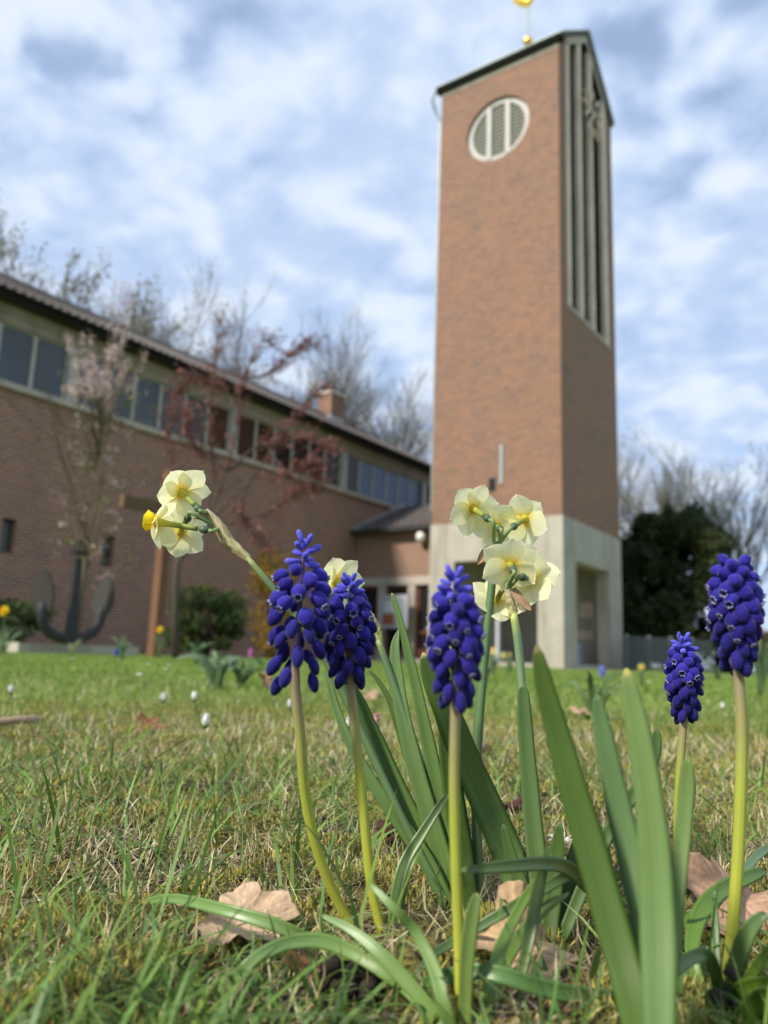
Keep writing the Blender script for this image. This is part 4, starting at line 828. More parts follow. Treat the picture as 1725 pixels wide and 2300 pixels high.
# ---------------------------------------------------------------- daffodils
def petal_mesh(seed, wd=1.0):
    rs = np.random.default_rng(seed); vs = [0, .08, .2, .34, .5, .64, .77, .87, .94, .98, 1.03]; ws = [.22, .34, .56, .80, .92, .90, .74, .54, .33, .15, .012]; vw = [q[:2] for q in spline([(a_, b_, 0) for a_, b_ in zip(vs, ws)], 31)]; vs = [q[0] for q in vw]; ws = [max(q[1], .008) for q in vw]; us = np.linspace(-1, 1, 13); P = []; C = []; U = []; ph = rs.uniform(0, 6, 4); k = rs.uniform(.6, 1.3)
    for v, w_ in zip(vs, ws):
        row = []; cr = []; ur = []
        for u in us:
            x = u*w_*.445*wd; z = -.10*v*v+.055*(u*u)*(w_)*k*.7+.022*sin(2.2*u+ph[0])*v+.03*sin(3*v+ph[1])*v-.035*(1-abs(u))**2*v*(1-v)*2
            row.append((x, v-.03*abs(u)**3*w_, z)); f = max(0, 1-v/.36); c = lerp((.94, .93, .60), (.90, .70, .02), min(1, 1.25*f**1.15)); c = lerp(c, (.95, .95, .72), .5*v*abs(u))
            cr.append(tuple(c)); ur.append(((u+1)/2, v))
        P.append(row); C.append(cr); U.append(ur)
    mb = MB(); mb.grid(P, col=C, uv=U); o = mb.build('petal', M['petal'], None, True); me = o.data; COL.objects.unlink(o); bpy.data.objects.remove(o); return me
PET = [petal_mesh(s_, w_) for s_, w_ in ((1, 1.0), (2, 1.08), (3, .92), (4, 1.04))]
def cup_mesh():
    mb = MB(); prof = [(.10, -.02), (.24, .02), (.30, .09), (.33, .17), (.37, .25), (.385, .27), (.33, .21), (.26, .09), (.14, .03)]; mb.lathe(prof, 30, col=[(.93, .78, .015)]*4+[(.95, .82, .03)]*2+[(.90, .70, .01)]*3, wob=lambda i, a: .05*sin(6*a)*(i/5 if i < 6 else .4)+.02*sin(13*a+i))
    o = mb.build('cup', M['corona'], None, True); me = o.data; COL.objects.unlink(o); bpy.data.objects.remove(o); return me
CUP = cup_mesh()
def flower(plant, c, dr, R, junction, tube=.019, rot=0., seed=0, refl=12):
    """c centre, dr facing (cup side), R petal length, junction = where its pedicel leaves the spathe"""
    rs = np.random.default_rng(seed); dr = nrm(dr); c = np.asarray(c, float); pl = absloc(plant); e = c-dr*tube
    mb = MB(); k = 9; pts = [c+dr*.0015-dr*tube*i/(k-1) for i in range(k)]; rr = [.0030, .0026, .0021, .0018, .0017, .0016, .0016, .0016, .0016]
    mb.tube(pts, rr, 12, col=[tuple(lerp((.75, .60, .05), (.24, .30, .06), min(i/5, 1))) for i in range(k)])
    fl = mb.build('flower', M['stalk'], plant, True); fl_loc = fl
    q = Vector(dr).to_track_quat('Z', 'Y')
    for i in range(6):
        inner = i % 2; o = bpy.data.objects.new('petal', PET[int(rs.integers(0, 4))]); COL.objects.link(o); o.parent = fl; o.rotation_mode = 'QUATERNION'
        o.rotation_quaternion = q @ Quaternion((0, 0, 1), rot+i*pi/3+rs.normal(0, .06)) @ Quaternion((1, 0, 0), radians(-refl+rs.normal(0, 6)+(3 if inner else -3)))
        o.location = Vector(c-pl)+Vector(dr)*(.0007 if inner else -.0003); s_ = R*rs.uniform(.95, 1.05); o.scale = (s_*(.98 if inner else 1.08), s_, s_)
    o = bpy.data.objects.new('cup', CUP); COL.objects.link(o); o.parent = fl; o.rotation_mode = 'QUATERNION'; o.rotation_quaternion = q; o.location = Vector(c-pl)+Vector(dr)*.001; o.scale = (R*.95,)*3
    mb = MB(); L_ = .0055; prof = [(.0012, -.0002), (.0019, .0008), (.0024, .0024), (.0021, .0042), (.0013, .0056)]; x = nrm(np.cross(dr, (0, 0, 1))); y = np.cross(dr, x)
    mb.lathe(prof, 12, e, x, y, -dr, col=(.075, .125, .07)); mb.f.append(tuple(range(len(mb.v)-12, len(mb.v)))); mb.build('ovary', M['stalk'], plant, True)
    s0 = e-dr*.0053; j = np.asarray(junction); ml = np.linalg.norm(s0-j); pts = spline([s0, s0-dr*.35*ml*.8, j+(s0-j)*.3+np.array([0, 0, .05*ml]), j], 10); mb = MB(); mb.tube(pts, [.0011]+[.00125]*9, 10, col=(.22, .32, .12)); mb.build('pedicel', M['stalk'], plant, True)
    return fl
def stemtube(plant, lst, wpx, cols, name='stem', sq=.8):
    pts, ds = dpts(lst); q = spline([np.append(p, W_(w_, d)/2) for p, w_, d in zip(pts, wpx, ds)], 26); mb = MB()
    mb.tube([p[:3] for p in q], [p[3] for p in q], 14, col=[tuple(lerp(cols[0], cols[1], min(i/3, 1))) if i < 3 else tuple(lerp(cols[1], cols[2], i/25)) for i in range(26)], sq=sq); return mb.build(name, M['stalk'], plant, True)
def spathe(plant, lst, wpx, col, seed, flap=None):
    pts, ds = dpts(lst); rs = np.random.default_rng(seed); q = spline([np.append(p, W_(w_, d)/2) for p, w_, d in zip(pts, wpx, ds)], 18); P = []; mb = MB(); n = 16; t0 = None; C = []
    for i, p in enumerate(q):
        t = nrm(q[min(i+1, 17)][:3]-q[max(i-1, 0)][:3]); x = nrm(np.cross(t, (0, 1, 0))); y = np.cross(t, x); w_ = p[3]
        P.append([p[:3]+(x*cos(a)+y*sin(a)*.8)*w_*(1+.16*sin(5*a+i*.9)+rs.normal(0, .12)) for a in np.linspace(0, 2*pi, n, endpoint=False)])
        C.append([tuple(np.array(lerp(col[0], col[1], i/17))*rs.uniform(.62, 1.2)) for _ in range(n)])
    mb.grid(P, cv=True, col=C)
    o = mb.build('spathe', M['papery'], plant, True)
    if flap:
        fp, wf = flap; pts, ds = dpts(fp); strap('spathe_flap', 'papery', plant, pts, [W_(w_, d) for w_, d in zip(wf, ds)], (.40, .26, .14), (.50, .36, .21), fold=.35, thick=.05, tip=.15, n=14)
GR = [(.30, .36, .12), (.13, .22, .10), (.10, .17, .055)]
# daffodil leaning to the left, three blooms
b1 = at(1018, 2052, .438)
da1 = thing('daffodil', 'pale yellow daffodil leaning far left before the brick hall, three blooms', 'flower', (b1[0], b1[1], 0), 'pale yellow daffodils in the foreground')
stemtube(da1, [(556, 1253, .452), (610, 1318, .453), (690, 1415, .455), (748, 1512, .456), (810, 1640, .455), (880, 1790, .45), (950, 1930, .445), (1018, 2058, .438)], [15, 19, 21, 22, 23, 24, 25, 25], GR)
spathe(da1, [(462, 1146, .452), (480, 1165, .452), (497, 1190, .452), (508, 1213, .452), (528, 1230, .452), (558, 1256, .452)], [11, 20, 26, 28, 22, 15], [(.60, .49, .30), (.56, .50, .26)], 1)
j1 = at(497, 1190, .452)
flower(da1, at(407, 1104, .462), (-.55, .55, .48), .0180, at(470, 1155, .453), .0215, .25, 1, 8)
flower(da1, at(350, 1172, .448), (-.97, .12, .14), .0168, j1, .0275, .1, 2, 22)
flower(da1, at(404, 1196, .470), (-.42, .84, -.30), .0176, j1, .017, .15, 3, 4)
# half hidden daffodil behind the second grape hyacinth
b2 = at(1030, 2040, .442)
da2 = thing('daffodil', 'single pale yellow daffodil bloom half hidden behind a grape hyacinth', 'flower', (b2[0], b2[1], 0), 'pale yellow daffodils in the foreground')
stemtube(da2, [(850, 1438, .468), (868, 1490, .468), (900, 1580, .466), (940, 1700, .462), (980, 1830, .456), (1012, 1950, .449), (1030, 2050, .441)], [17, 20, 22, 23, 24, 24, 24], GR)
spathe(da2, [(818, 1352, .468), (825, 1375, .468), (838, 1400, .468), (846, 1422, .468), (852, 1442, .468)], [12, 18, 23, 23, 17], [(.72, .68, .34), (.62, .66, .22)], 2)
flower(da2, at(756, 1306, .476), (-.50, .72, .40), .0182, at(820, 1356, .468), .018, .55, 4, 6)
# upper right cluster
b3 = at(1075, 2040, .438)
da3 = thing('daffodil', 'pale yellow daffodil with the upper cluster of blooms before the tower', 'flower', (b3[0], b3[1], 0), 'pale yellow daffodils in the foreground')
stemtube(da3, [(1112, 1238, .452), (1106, 1300, .453), (1094, 1420, .455), (1082, 1540, .456), (1072, 1680, .455), (1070, 1820, .451), (1073, 1940, .446), (1076, 2045, .438)], [17, 22, 25, 26, 27, 27, 27, 26], GR)
j3 = at(1112, 1236, .452)
spathe(da3, [(1113, 1222, .452), (1112, 1236, .452), (1111, 1252, .452)], [12, 17, 18], [(.50, .44, .24), (.34, .36, .14)], 3, ([(1072, 1268, .446), (1082, 1254, .448), (1094, 1238, .45), (1106, 1230, .452)], [9, 20, 20, 8]))
flower(da3, at(1061, 1141, .462), (-.36, .80, .46), .0172, j3, .0165, .15, 5, 4)
flower(da3, at(1116, 1180, .472), (.02, .93, .30), .0174, j3, .013, .35, 6, 4)
flower(da3, at(1180, 1164, .464), (.48, .76, .40), .0172, j3, .0170, -.1, 7, 6)
# lower right cluster
b4 = at(1218, 2120, .392)
da4 = thing('daffodil', 'pale yellow daffodil with the lower cluster of blooms and a papery sheath', 'flower', (b4[0], b4[1], 0), 'pale yellow daffodils in the foreground')
stemtube(da4, [(1153, 1378, .432), (1163, 1440, .433), (1171, 1530, .432), (1180, 1640, .428), (1190, 1770, .421), (1200, 1900, .412), (1210, 2020, .402), (1219, 2125, .391)], [20, 24, 24, 25, 26, 27, 27, 26], [(.50, .56, .14), (.19, .29, .15), (.11, .18, .06)])
spathe(da4, [(1140, 1322, .432), (1144, 1342, .432), (1148, 1360, .432), (1153, 1380, .432)], [14, 19, 21, 20], [(.56, .46, .30), (.68, .66, .28)], 4, ([(1194, 1372, .428), (1184, 1362, .429), (1168, 1346, .43), (1152, 1322, .432)], [4, 17, 22, 12]))
j4 = at(1140, 1324, .432)
flower(da4, at(1147, 1268, .434), (.04, .92, .38), .0172, j4, .0085, .05, 8, 3)
flower(da4, at(1196, 1299, .444), (.55, .83, .06), .0176, j4, .0115, .3, 9, 6)
flower(da4, at(1116, 1348, .462), (-.20, .80, -.55), .0176, j4, .012, .2, 10, 6)

LG, DG, BG = (.13, .22, .13), (.05, .10, .035), (.085, .15, .04)
# clump leaves (tip -> base)
leaf(da1, [(720, 1514, .462), (737, 1527, .461), (755, 1590, .459), (788, 1673, .456), (832, 1750, .453), (890, 1836, .449), (958, 1934, .444), (1015, 2055, .437)], [5, 13, 17, 22, 26, 30, 34, 34], LG, BG)
leaf(da1, [(752, 1500, .476), (790, 1555, .474), (820, 1620, .470), (852, 1690, .466), (906, 1808, .458), (980, 1940, .449), (1028, 2055, .438)], [8, 30, 40, 44, 46, 46, 40], (.055, .115, .04), BG, tw=.25)
leaf(da2, [(896, 1412, .470), (888, 1450, .469), (890, 1500, .468), (902, 1590, .464), (925, 1690, .46), (955, 1800, .455), (992, 1925, .448), (1032, 2055, .438)], [5, 20, 28, 33, 36, 40, 44, 40], LG, BG, tw=-.2)
leaf(da2, [(880, 1332, .474), (886, 1352, .473), (908, 1430, .470), (932, 1530, .467), (958, 1650, .462), (985, 1780, .456), (1015, 1910, .449), (1044, 2050, .439)], [5, 12, 17, 23, 30, 36, 38, 34], (.10, .18, .085), BG, tipc=(.5, .46, .2))
leaf(da2, [(826, 1503, .482), (850, 1530, .480), (874, 1572, .477), (893, 1630, .473), (930, 1740, .465), (985, 1880, .455), (1030, 2050, .440)], [5, 10, 13, 16, 20, 22, 22], (.06, .10, .04), BG)
leaf(da3, [(950, 1466, .422), (968, 1515, .424), (1000, 1590, .427), (1040, 1690, .43), (1085, 1790, .43), (1130, 1890, .426), (1168, 1985, .42), (1200, 2100, .400)], [18, 44, 56, 62, 66, 68, 66, 56], (.065, .12, .04), (.10, .17, .06), tip=.035, tipc=(.5, .46, .2), fold=.12)
leaf(da3, [(995, 1530, .446), (998, 1590, .446), (1005, 1690, .446), (1020, 1800, .445), (1040, 1920, .443), (1058, 2055, .436)], [12, 34, 40, 44, 46, 40], (.055, .105, .035), (.07, .125, .03), tw=.3)
leaf(da4, [(1174, 1540, .418), (1176, 1570, .418), (1182, 1660, .417), (1190, 1760, .414), (1200, 1870, .408), (1214, 2000, .40), (1224, 2125, .39)], [14, 27, 33, 38, 40, 42, 38], (.08, .145, .07), (.065, .12, .03), tip=.035)
leaf(da4, [(1476, 1636, .39), (1472, 1680, .39), (1452, 1740, .392), (1405, 1810, .394), (1362, 1880, .395), (1320, 1970, .394), (1262, 2110, .388)], [12, 26, 28, 28, 28, 28, 26], (.055, .11, .04), (.08, .14, .06), tip=.04)
leaf(da4, [(1320, 1840, .405), (1300, 1900, .405), (1275, 1980, .402), (1252, 2060, .397), (1236, 2130, .388)], [14, 30, 34, 34, 32], (.075, .14, .07), (.06, .11, .03))
leaf(da4, [(1260, 1850, .398), (1252, 1920, .398), (1245, 2000, .395), (1236, 2070, .391), (1230, 2135, .386)], [18, 34, 38, 38, 34], (.05, .10, .025), (.05, .09, .02), tw=-.4)
leaf(da4, [(1130, 1850, .412), (1150, 1930, .410), (1180, 2010, .405), (1205, 2070, .398), (1222, 2130, .389)], [14, 26, 30, 30, 28], (.06, .115, .04), (.06, .11, .03))
# nearest, out of focus strap leaves: a plant without bloom
b5 = at(1470, 2420, .235)
da5 = thing('daffodil_leaves', 'tall broad strap leaves without bloom, nearest the camera at lower right', 'plant', (b5[0], b5[1], 0))
kw = dict(fold=.12, thick=.10, n=30)
leaf(da5, [(1205, 1450, .272), (1222, 1535, .272), (1254, 1650, .271), (1290, 1780, .268), (1330, 1915, .264), (1368, 2050, .258), (1408, 2190, .250), (1450, 2350, .236)], [20, 42, 54, 62, 68, 72, 74, 70], (.055, .105, .024), (.060, .115, .022), tip=.025, tipc=(.22, .17, .06), **kw)
leaf(da5, [(1341, 1560, .280), (1350, 1620, .280), (1366, 1700, .279), (1387, 1800, .277), (1412, 1910, .273), (1440, 2030, .266), (1462, 2160, .257), (1478, 2360, .236)], [18, 34, 46, 54, 56, 58, 58, 50], (.105, .185, .105), (.085, .155, .065), tip=.03, **kw)
leaf(da5, [(1406, 1502, .258), (1424, 1590, .258), (1444, 1700, .257), (1464, 1840, .255), (1474, 1980, .252), (1480, 2130, .246), (1482, 2300, .236), (1484, 2400, .230)], [20, 46, 54, 62, 72, 76, 66, 56], (.165, .255, .125), (.085, .155, .055), tip=.022, tipc=(.52, .46, .12), **kw)
leaf(da5, [(1545, 1704, .300), (1543, 1760, .300), (1538, 1830, .299), (1530, 1920, .296), (1522, 2010, .291), (1510, 2150, .278), (1495, 2340, .250)], [22, 34, 34, 34, 32, 32, 30], (.13, .20, .085), (.10, .17, .06), tip=.03, **kw)

# ---------------------------------------------------------------- fallen leaves, twig, clods
def dead_leaf(label, name, px, py, size, z, rotz, tilt, col, seed, lob=5, curl=.25, depth=.5):
    rs = np.random.default_rng(seed); c = atz(px, py, z); o0 = thing if 0 else None; n = 144; rr = [0, .12, .24, .36, .48, .6, .72, .82, .91, .97, 1.0]; P = []; C = []; ph = rs.uniform(0, 6, 5)
    q = Quaternion((0, 0, 1), rotz) @ Quaternion(Vector((cos(tilt[1]), sin(tilt[1]), 0)), tilt[0])
    for k in rr:
        row = []; cr = []
        for a in np.linspace(0, 2*pi, n, endpoint=False):
            L_ = 1-depth*(.5-.5*cos(lob*a))**1.6*(1-.5*max(cos(a), 0)); L_ *= 1+.09*abs(sin(7.5*a+ph[1]))+.05*sin(11*a+ph[0])+.05*sin(17*a+ph[1])+.04*abs(sin(23*a)); r = size*k*L_
            x, y = r*cos(a), r*sin(a)*.85; zz = size*(curl*(k**2)*(.45*sin(2*a+ph[2])+.45*sin(3*a+ph[3])+.25)+.04*sin(9*a)*k)+.0015*k*cos(lob*a)
            v = q @ Vector((x, y, zz)); row.append(c+np.array(v)); vein = .16*(cos(lob*a) > .93)-.10*(cos(lob*5*a+3*k) > .86)-.30*(k > .97); cr.append(tuple(np.array(col)*(1+vein-.12*k+rs.normal(0, .09))))
        P.append(row); C.append(cr)
    mb = MB(); mb.grid(P, cv=True, col=C); s = c.copy(); st = [c+np.array(q @ Vector((-size*u*.85, 0, .02*size))) for u in (0, .6, 1.15)]
    ob = mb.build(name, M['dry'], None, True, .0004); tag(ob, label, 'leaf', 'fallen brown leaves in the grass'); return ob
dead_leaf('large tan fallen leaf lying under the long curved green leaf at lower left', 'fallen_leaf', 537, 2062, .0255, .012, .6, (.25, 0), (.60, .42, .27), 1, 5, .26, .44)
dead_leaf('reddish brown fallen leaf in shade between the leaf arch and a bent stem', 'fallen_leaf', 705, 2165, .018, .004, 1.4, (.2, .4), (.22, .105, .055), 2, 5, .3)
dead_leaf('tan curled fallen leaf behind the thick glossy horizontal leaf', 'fallen_leaf', 1168, 2128, .024, .013, .2, (.6, .3), (.56, .38, .22), 3, 4, .45, .4)
dead_leaf('rusty fallen leaf below the thick glossy horizontal leaf', 'fallen_leaf', 1245, 2258, .014, .004, 2.0, (.2, 1), (.26, .13, .06), 4, 4, .3)
dead_leaf('big pinkish brown curled leaf behind the stem at the right edge', 'fallen_leaf', 1668, 2030, .034, .012, .3, (.5, .1), (.50, .31, .20), 5, 5, .35, .35)
dead_leaf('small tan leaf fragment in the grass below the large tan leaf', 'fallen_leaf', 330, 2190, .011, .003, .3, (.2, 0), (.38, .29, .18), 6, 3, .4)
dead_leaf('dark brown fallen leaf between the two tall strap leaf clumps', 'fallen_leaf', 1350, 1985, .022, .008, .9, (.9, .2), (.20, .075, .045), 7, 5, .4)
dead_leaf('dark maroon withered leaf on the moss behind the daffodil clump', 'fallen_leaf', 1160, 1818, .022, .004, .9, (.2, .2), (.085, .032, .028), 12, 5, .5)
dead_leaf('small brown fallen leaf on the lawn behind the first daffodil stem', 'fallen_leaf', 600, 1532, .055, .03, .9, (.9, .2), (.42, .26, .14), 8, 5, .4)
dead_leaf('tan fallen leaf far out on the lawn between grape hyacinth and strap leaf', 'fallen_leaf', 836, 1563, .035, .02, .2, (.4, .2), (.48, .32, .2), 9, 5, .4)
dead_leaf('tan fallen leaf far out on the lawn left of the pale strap leaf', 'fallen_leaf', 1308, 1602, .028, .015, .2, (.4, .2), (.48, .32, .2), 10, 5, .4)
dead_leaf('rust coloured fallen leaf on the open lawn at left', 'fallen_leaf', 336, 1630, .022, .012, .2, (.8, .2), (.30, .14, .06), 11, 5, .4)
def twig():
    p = [atz(x, y, z) for x, y, z in ((-60, 1632, .008), (0, 1622, .012), (45, 1617, .014), (96, 1615, .012))]; mb = MB(); mb.tube(spline(p, 12), [.006]*8+[.0058, .0066, .006, .0035], 8, col=(.42, .30, .20)); o = mb.build('twig', M['dry'], None, True); tag(o, 'pale dead twig lying on the lawn at the left edge', 'twig')
    p = [atz(x, y, z) for x, y, z in ((1060, 1690, .012), (1082, 1680, .014), (1096, 1672, .013))]; mb = MB(); mb.tube(spline(p, 8), [.004, .006, .007, .007, .0065, .006, .005, .003], 8, col=(.36, .22, .12)); o = mb.build('twig', M['dry'], None, True); tag(o, 'short brown stick on the lawn behind the daffodil clump', 'twig')
twig()
def clod(label, x, y, r, seed, col):
    rs = np.random.default_rng(seed); c = atz(x, y, .004); mb = MB()
    for k in range(26):
        o = c+np.array([rs.normal(0, r*.5), rs.normal(0, r*.5), abs(rs.normal(0, r*.35))]); q = r*rs.uniform(.14, .3); mb.lathe([(.001*q, -q), (.8*q, -.6*q), (q, 0), (.75*q, .65*q), (.001*q, q)], 8, o, col=tuple(np.array(col)*rs.uniform(.6, 1.3)), wob=lambda i, a: .25*sin(3*a+i+k))
    tag(mb.build('soil_crumbs', M['clod'], None, True), label, 'soil')
clod('dark maroon worm cast on the moss left of the daffodil clump', 858, 1876, .013, 1, (.055, .020, .018))
clod('dark earth crumbs in the shade at the bottom left of centre', 790, 2215, .014, 2, (.028, .022, .018))
clod('dark earth crumbs at the bottom right corner', 1695, 2290, .016, 3, (.04, .032, .028))

# ---------------------------------------------------------------- daisies
def daisy(label, x, y, r, closed, pink, seed, zh_=.030):
    rs = np.random.default_rng(seed); r = r*1.25; c = atz(x, y, zh_); gz_ = gh(c[0], c[1]); t = thing('daisy', label, 'flower', (c[0], c[1], 0), 'daisies in the lawn'); base = np.array([c[0]+rs.normal(0, .004), c[1]+.004, gz_-.004])
    mb = MB(); mb.tube([c-Z*r*.2, (c+base)/2, base], [.0011, .001, .0011], 6, col=(.14, .2, .06)); mb.build('stem', M['stalk'], t, True)
    mb = MB(); n = 26; W = (.84, .83, .80) if not pink else (.75, .45, .45)
    for k in range(n):
        a = 2*pi*k/n+rs.normal(0, .05); el = radians(48+rs.normal(0, 12)) if closed else radians(14+rs.normal(0, 10)); d = np.array([cos(a), sin(a), 0]); s_ = np.array([-sin(a), cos(a), 0]); P = []
        for u, w_ in ((.12, .5), (.5, 1), (.85, .9), (1, .35)): e_ = el+(u*u*.95 if closed else 0); p = c+d*r*u*cos(e_)+Z*r*u*sin(e_); P.append([p-s_*r*.11*w_, p+s_*r*.11*w_])
        mb.grid(P, col=[[W]*2]*4)
    mb.build('petals', M['daisy'], t, True); mb = MB(); mb.lathe([(.0001, -r*.25), (r*.28, -r*.1), (r*.32, r*.1), (.0001, r*.12)], 12, c, col=(.13, .2, .06)) if closed else mb.lathe([(r*.3, 0), (r*.26, r*.12), (r*.14, r*.2), (.0001, r*.22)], 12, c, col=(.78, .52, .04)); mb.build('calyx' if closed else 'disc', M['daisy'], t, True)
    return t
DZ = [(461, 1630, .0115, 1, 0, 'large white half closed daisy, nearest on the left lawn'), (436, 1573, .0125, 1, 0, 'white half closed daisy behind and left of the nearest one'), (367, 1575, .0115, 1, 0, 'small round white daisy left of a similar one on the lawn'), (24, 1556, .011, 1, 0, 'white daisy at the left edge above the pale twig'),
      (312, 1517, .012, 0, 0, 'blurred open daisy out on the left lawn'), (268, 1484, .012, 0, 0, 'blurred white daisy below the little blue hyacinth'), (332, 1494, .012, 0, 0, 'faint open daisy below the distant yellow daffodil'), (380, 1495, .012, 0, 0, 'faint open daisy, right one of a distant pair'), (372, 1503, .011, 0, 0, 'faint open daisy, lower one of a distant pair'),
      (161, 1478, .013, 0, 0, 'cream blurred daisy below the anchor slab'), (116, 1469, .013, 0, 0, 'blurred white daisy just below the left end of the slab'), (952, 1596, .0115, 1, 0, 'white daisy seen between the daffodil leaves'), (845, 1630, .0125, 1, 1, 'pink tipped daisy bud right of the second hyacinth stem'), (782, 1634, .010, 1, 0, 'white daisy peeping left of the second hyacinth stem'),
      (650, 1590, .011, 1, 0, 'white daisy peeping beside the leftmost hyacinth stem'), (1623, 1592, .0118, 1, 0, 'round white daisy between the two right hyacinths'), (1656, 1600, .010, 1, 0, 'white daisy peeping beside the right edge hyacinth stem'), (1262, 1890, .0075, 0, 0, 'small open white daisy on the moss between leaf clumps'), (1457, 1532, .013, 0, 0, 'pale blurred daisy near the foot of the grey fence')]
for k, (x, y, r, cl_, pk, lb) in enumerate(DZ): daisy(lb, x, y, r, cl_, pk, 50+k, .016 if y > 1800 else .044)

# ---------------------------------------------------------------- distant garden flowers
def garden_daffodil(label, x, ybase, Y, h, fy=None, fcol=(.85, .62, .02), nl=7, seed=0, spread=.5, lcol=(.13, .21, .12), bloom=True, group='garden daffodils out on the lawn', heads=1, hsize=.035):
    rs = np.random.default_rng(seed); b = np.array(px_base(x, Y)); t = thing('garden_daffodil' if bloom else 'leaf_clump', label, 'flower' if bloom else 'plant', tuple(b), group)
    for k in range(nl):
        a = rs.uniform(0, 2*pi); l_ = h*rs.uniform(.6, 1.05); o = np.array([cos(a), sin(a)*.7, 0])*l_*spread*rs.uniform(.4, 1.2); dr = rs.uniform(.3, 1.0)
        strap('leaf', 'blade', t, [b+o+Z*l_*(1-.45*dr*spread), b+o*.55+Z*l_*.78, b+o*.2+Z*l_*.4, b+rs.normal(0, .012, 3)*np.array([1, 1, 0])-Z*.01], [.006, .013, .015, .014], lcol, (.08, .15, .04), n=12, face=(0, -.9, .3))
    for hd in range(heads if bloom else 0):
        o = np.array([rs.normal(0, .05), rs.normal(0, .04), 0])*(hd > 0); tp = b+o+Z*h*1.02*(1-.12*hd); mb = MB(); mb.tube([b, b+o*.4+Z*h*.6, tp-np.array([0, .0, .0])], [.005, .0045, .004], 6, col=(.12, .2, .07)); mb.build('stem', M['stalk'], t, True)
        dv = nrm(np.array([rs.normal(0, .4), -1, .15])); X = nrm(np.cross(dv, (0, 0, 1))); Yv = np.cross(dv, X); mb = MB(); cc = tp+dv*.015
        for k in range(6):
            a = k*pi/3; d = X*cos(a)+Yv*sin(a); s_ = np.cross(dv, d); mb.grid([[cc+d*hsize*u-s_*hsize*.36*w_, cc+d*hsize*u+dv*.003, cc+d*hsize*u+s_*hsize*.36*w_] for u, w_ in ((.1, .4), (.45, 1), (.8, .8), (1.05, .1))], col=[[fcol]*3]*4)
        fl = mb.build('flower', M['petal'], t, True); mb = MB(); mb.lathe([(hsize*.25, 0), (hsize*.33, hsize*.4), (hsize*.42, hsize*.62), (hsize*.3, hsize*.5), (.0005, hsize*.1)], 12, cc, X, Yv, dv, col=tuple(np.array(fcol)*np.array((1, .75, .6)))); mb.build('cup', M['corona'], fl, True)
    return t
def hz(x, y, Y): return at(x, y, Y)[2]
garden_daffodil('bright yellow daffodil on the lawn beside the foot of the wooden cross', 355, 0, 10.5, hz(355, 1416, 10.5), None, (.88, .62, .01), 6, 1, hsize=.05)
garden_daffodil('yellow daffodil at the left edge beside the rounded shrub', -2, 0, 10.0, hz(0, 1374, 10.0), None, (.88, .62, .01), 6, 2, hsize=.07)
garden_daffodil('pale yellow daffodils before the tower, right of the upper stem', 1108, 0, 7.0, hz(1108, 1482, 7.0)+.06, None, (.80, .74, .30), 10, 3, heads=2, hsize=.032)
garden_daffodil('orange yellow daffodil before the white pipe of the tower porch', 1106, 0, 11.5, hz(1106, 1460, 11.5), None, (.85, .45, .02), 5, 4, hsize=.04)
garden_daffodil('pale yellow daffodil right of the second upright stem before the tower', 1142, 0, 7.5, hz(1142, 1484, 7.5)+.05, None, (.80, .74, .30), 8, 5, hsize=.03)
garden_daffodil('small faded yellow daffodil before the grey fence', 1440, 0, 5.5, hz(1440, 1500, 5.5), None, (.72, .62, .16), 3, 6, hsize=.026)
garden_daffodil('tall daffodil clump with yellow buds behind the right edge hyacinth', 1708, 0, 4.2, hz(1700, 1420, 4.2), None, (.70, .60, .14), 18, 7, .34, heads=1, hsize=.02)
garden_daffodil('clump of pale bluish strap leaves arching over the left lawn', 492, 0, 2.65, .155, None, (1, 1, 1), 20, 8, .85, (.15, .235, .15), False, 'leaf clumps on the lawn')
garden_daffodil('darker leaf clump right of the pale arching leaves on the left lawn', 545, 0, 2.9, .13, None, (1, 1, 1), 14, 9, .95, (.09, .16, .08), False, 'leaf clumps on the lawn')
garden_daffodil('leaf tuft on the lawn before the right end of the anchor slab', 272, 0, 8.2, .30, None, (1, 1, 1), 16, 10, .6, (.13, .22, .12), False, 'leaf clumps on the lawn')
garden_daffodil('thin leaf tuft before the middle of the anchor slab', 158, 0, 8.5, .24, None, (1, 1, 1), 9, 11, .6, (.20, .22, .10), False, 'leaf clumps on the lawn')
garden_daffodil('leaf tuft at the left edge before the rounded shrub', 8, 0, 8.0, .28, None, (1, 1, 1), 9, 12, .6, (.13, .22, .12), False, 'leaf clumps on the lawn')
garden_daffodil('leaf tuft at the foot of the dark green shrub', 440, 0, 7.4, .24, None, (1, 1, 1), 18, 13, .6, (.11, .19, .10), False, 'leaf clumps on the lawn')
garden_daffodil('long leaf tuft before the tower porch left of the strap leaf tip', 1085, 0, 3.6, .17, None, (1, 1, 1), 16, 14, .5, (.13, .20, .09), False, 'leaf clumps on the lawn')
garden_daffodil('thin leaf tuft between the broad strap leaf tips at right', 1330, 0, 1.9, .135, None, (1, 1, 1), 7, 15, .9, (.12, .19, .06), False, 'leaf clumps on the lawn')
garden_daffodil('broad pale leaf tuft at the foot of the yew', 1610, 0, 9.0, .30, None, (1, 1, 1), 10, 16, .8, (.14, .2, .12), False, 'leaf clumps on the lawn')
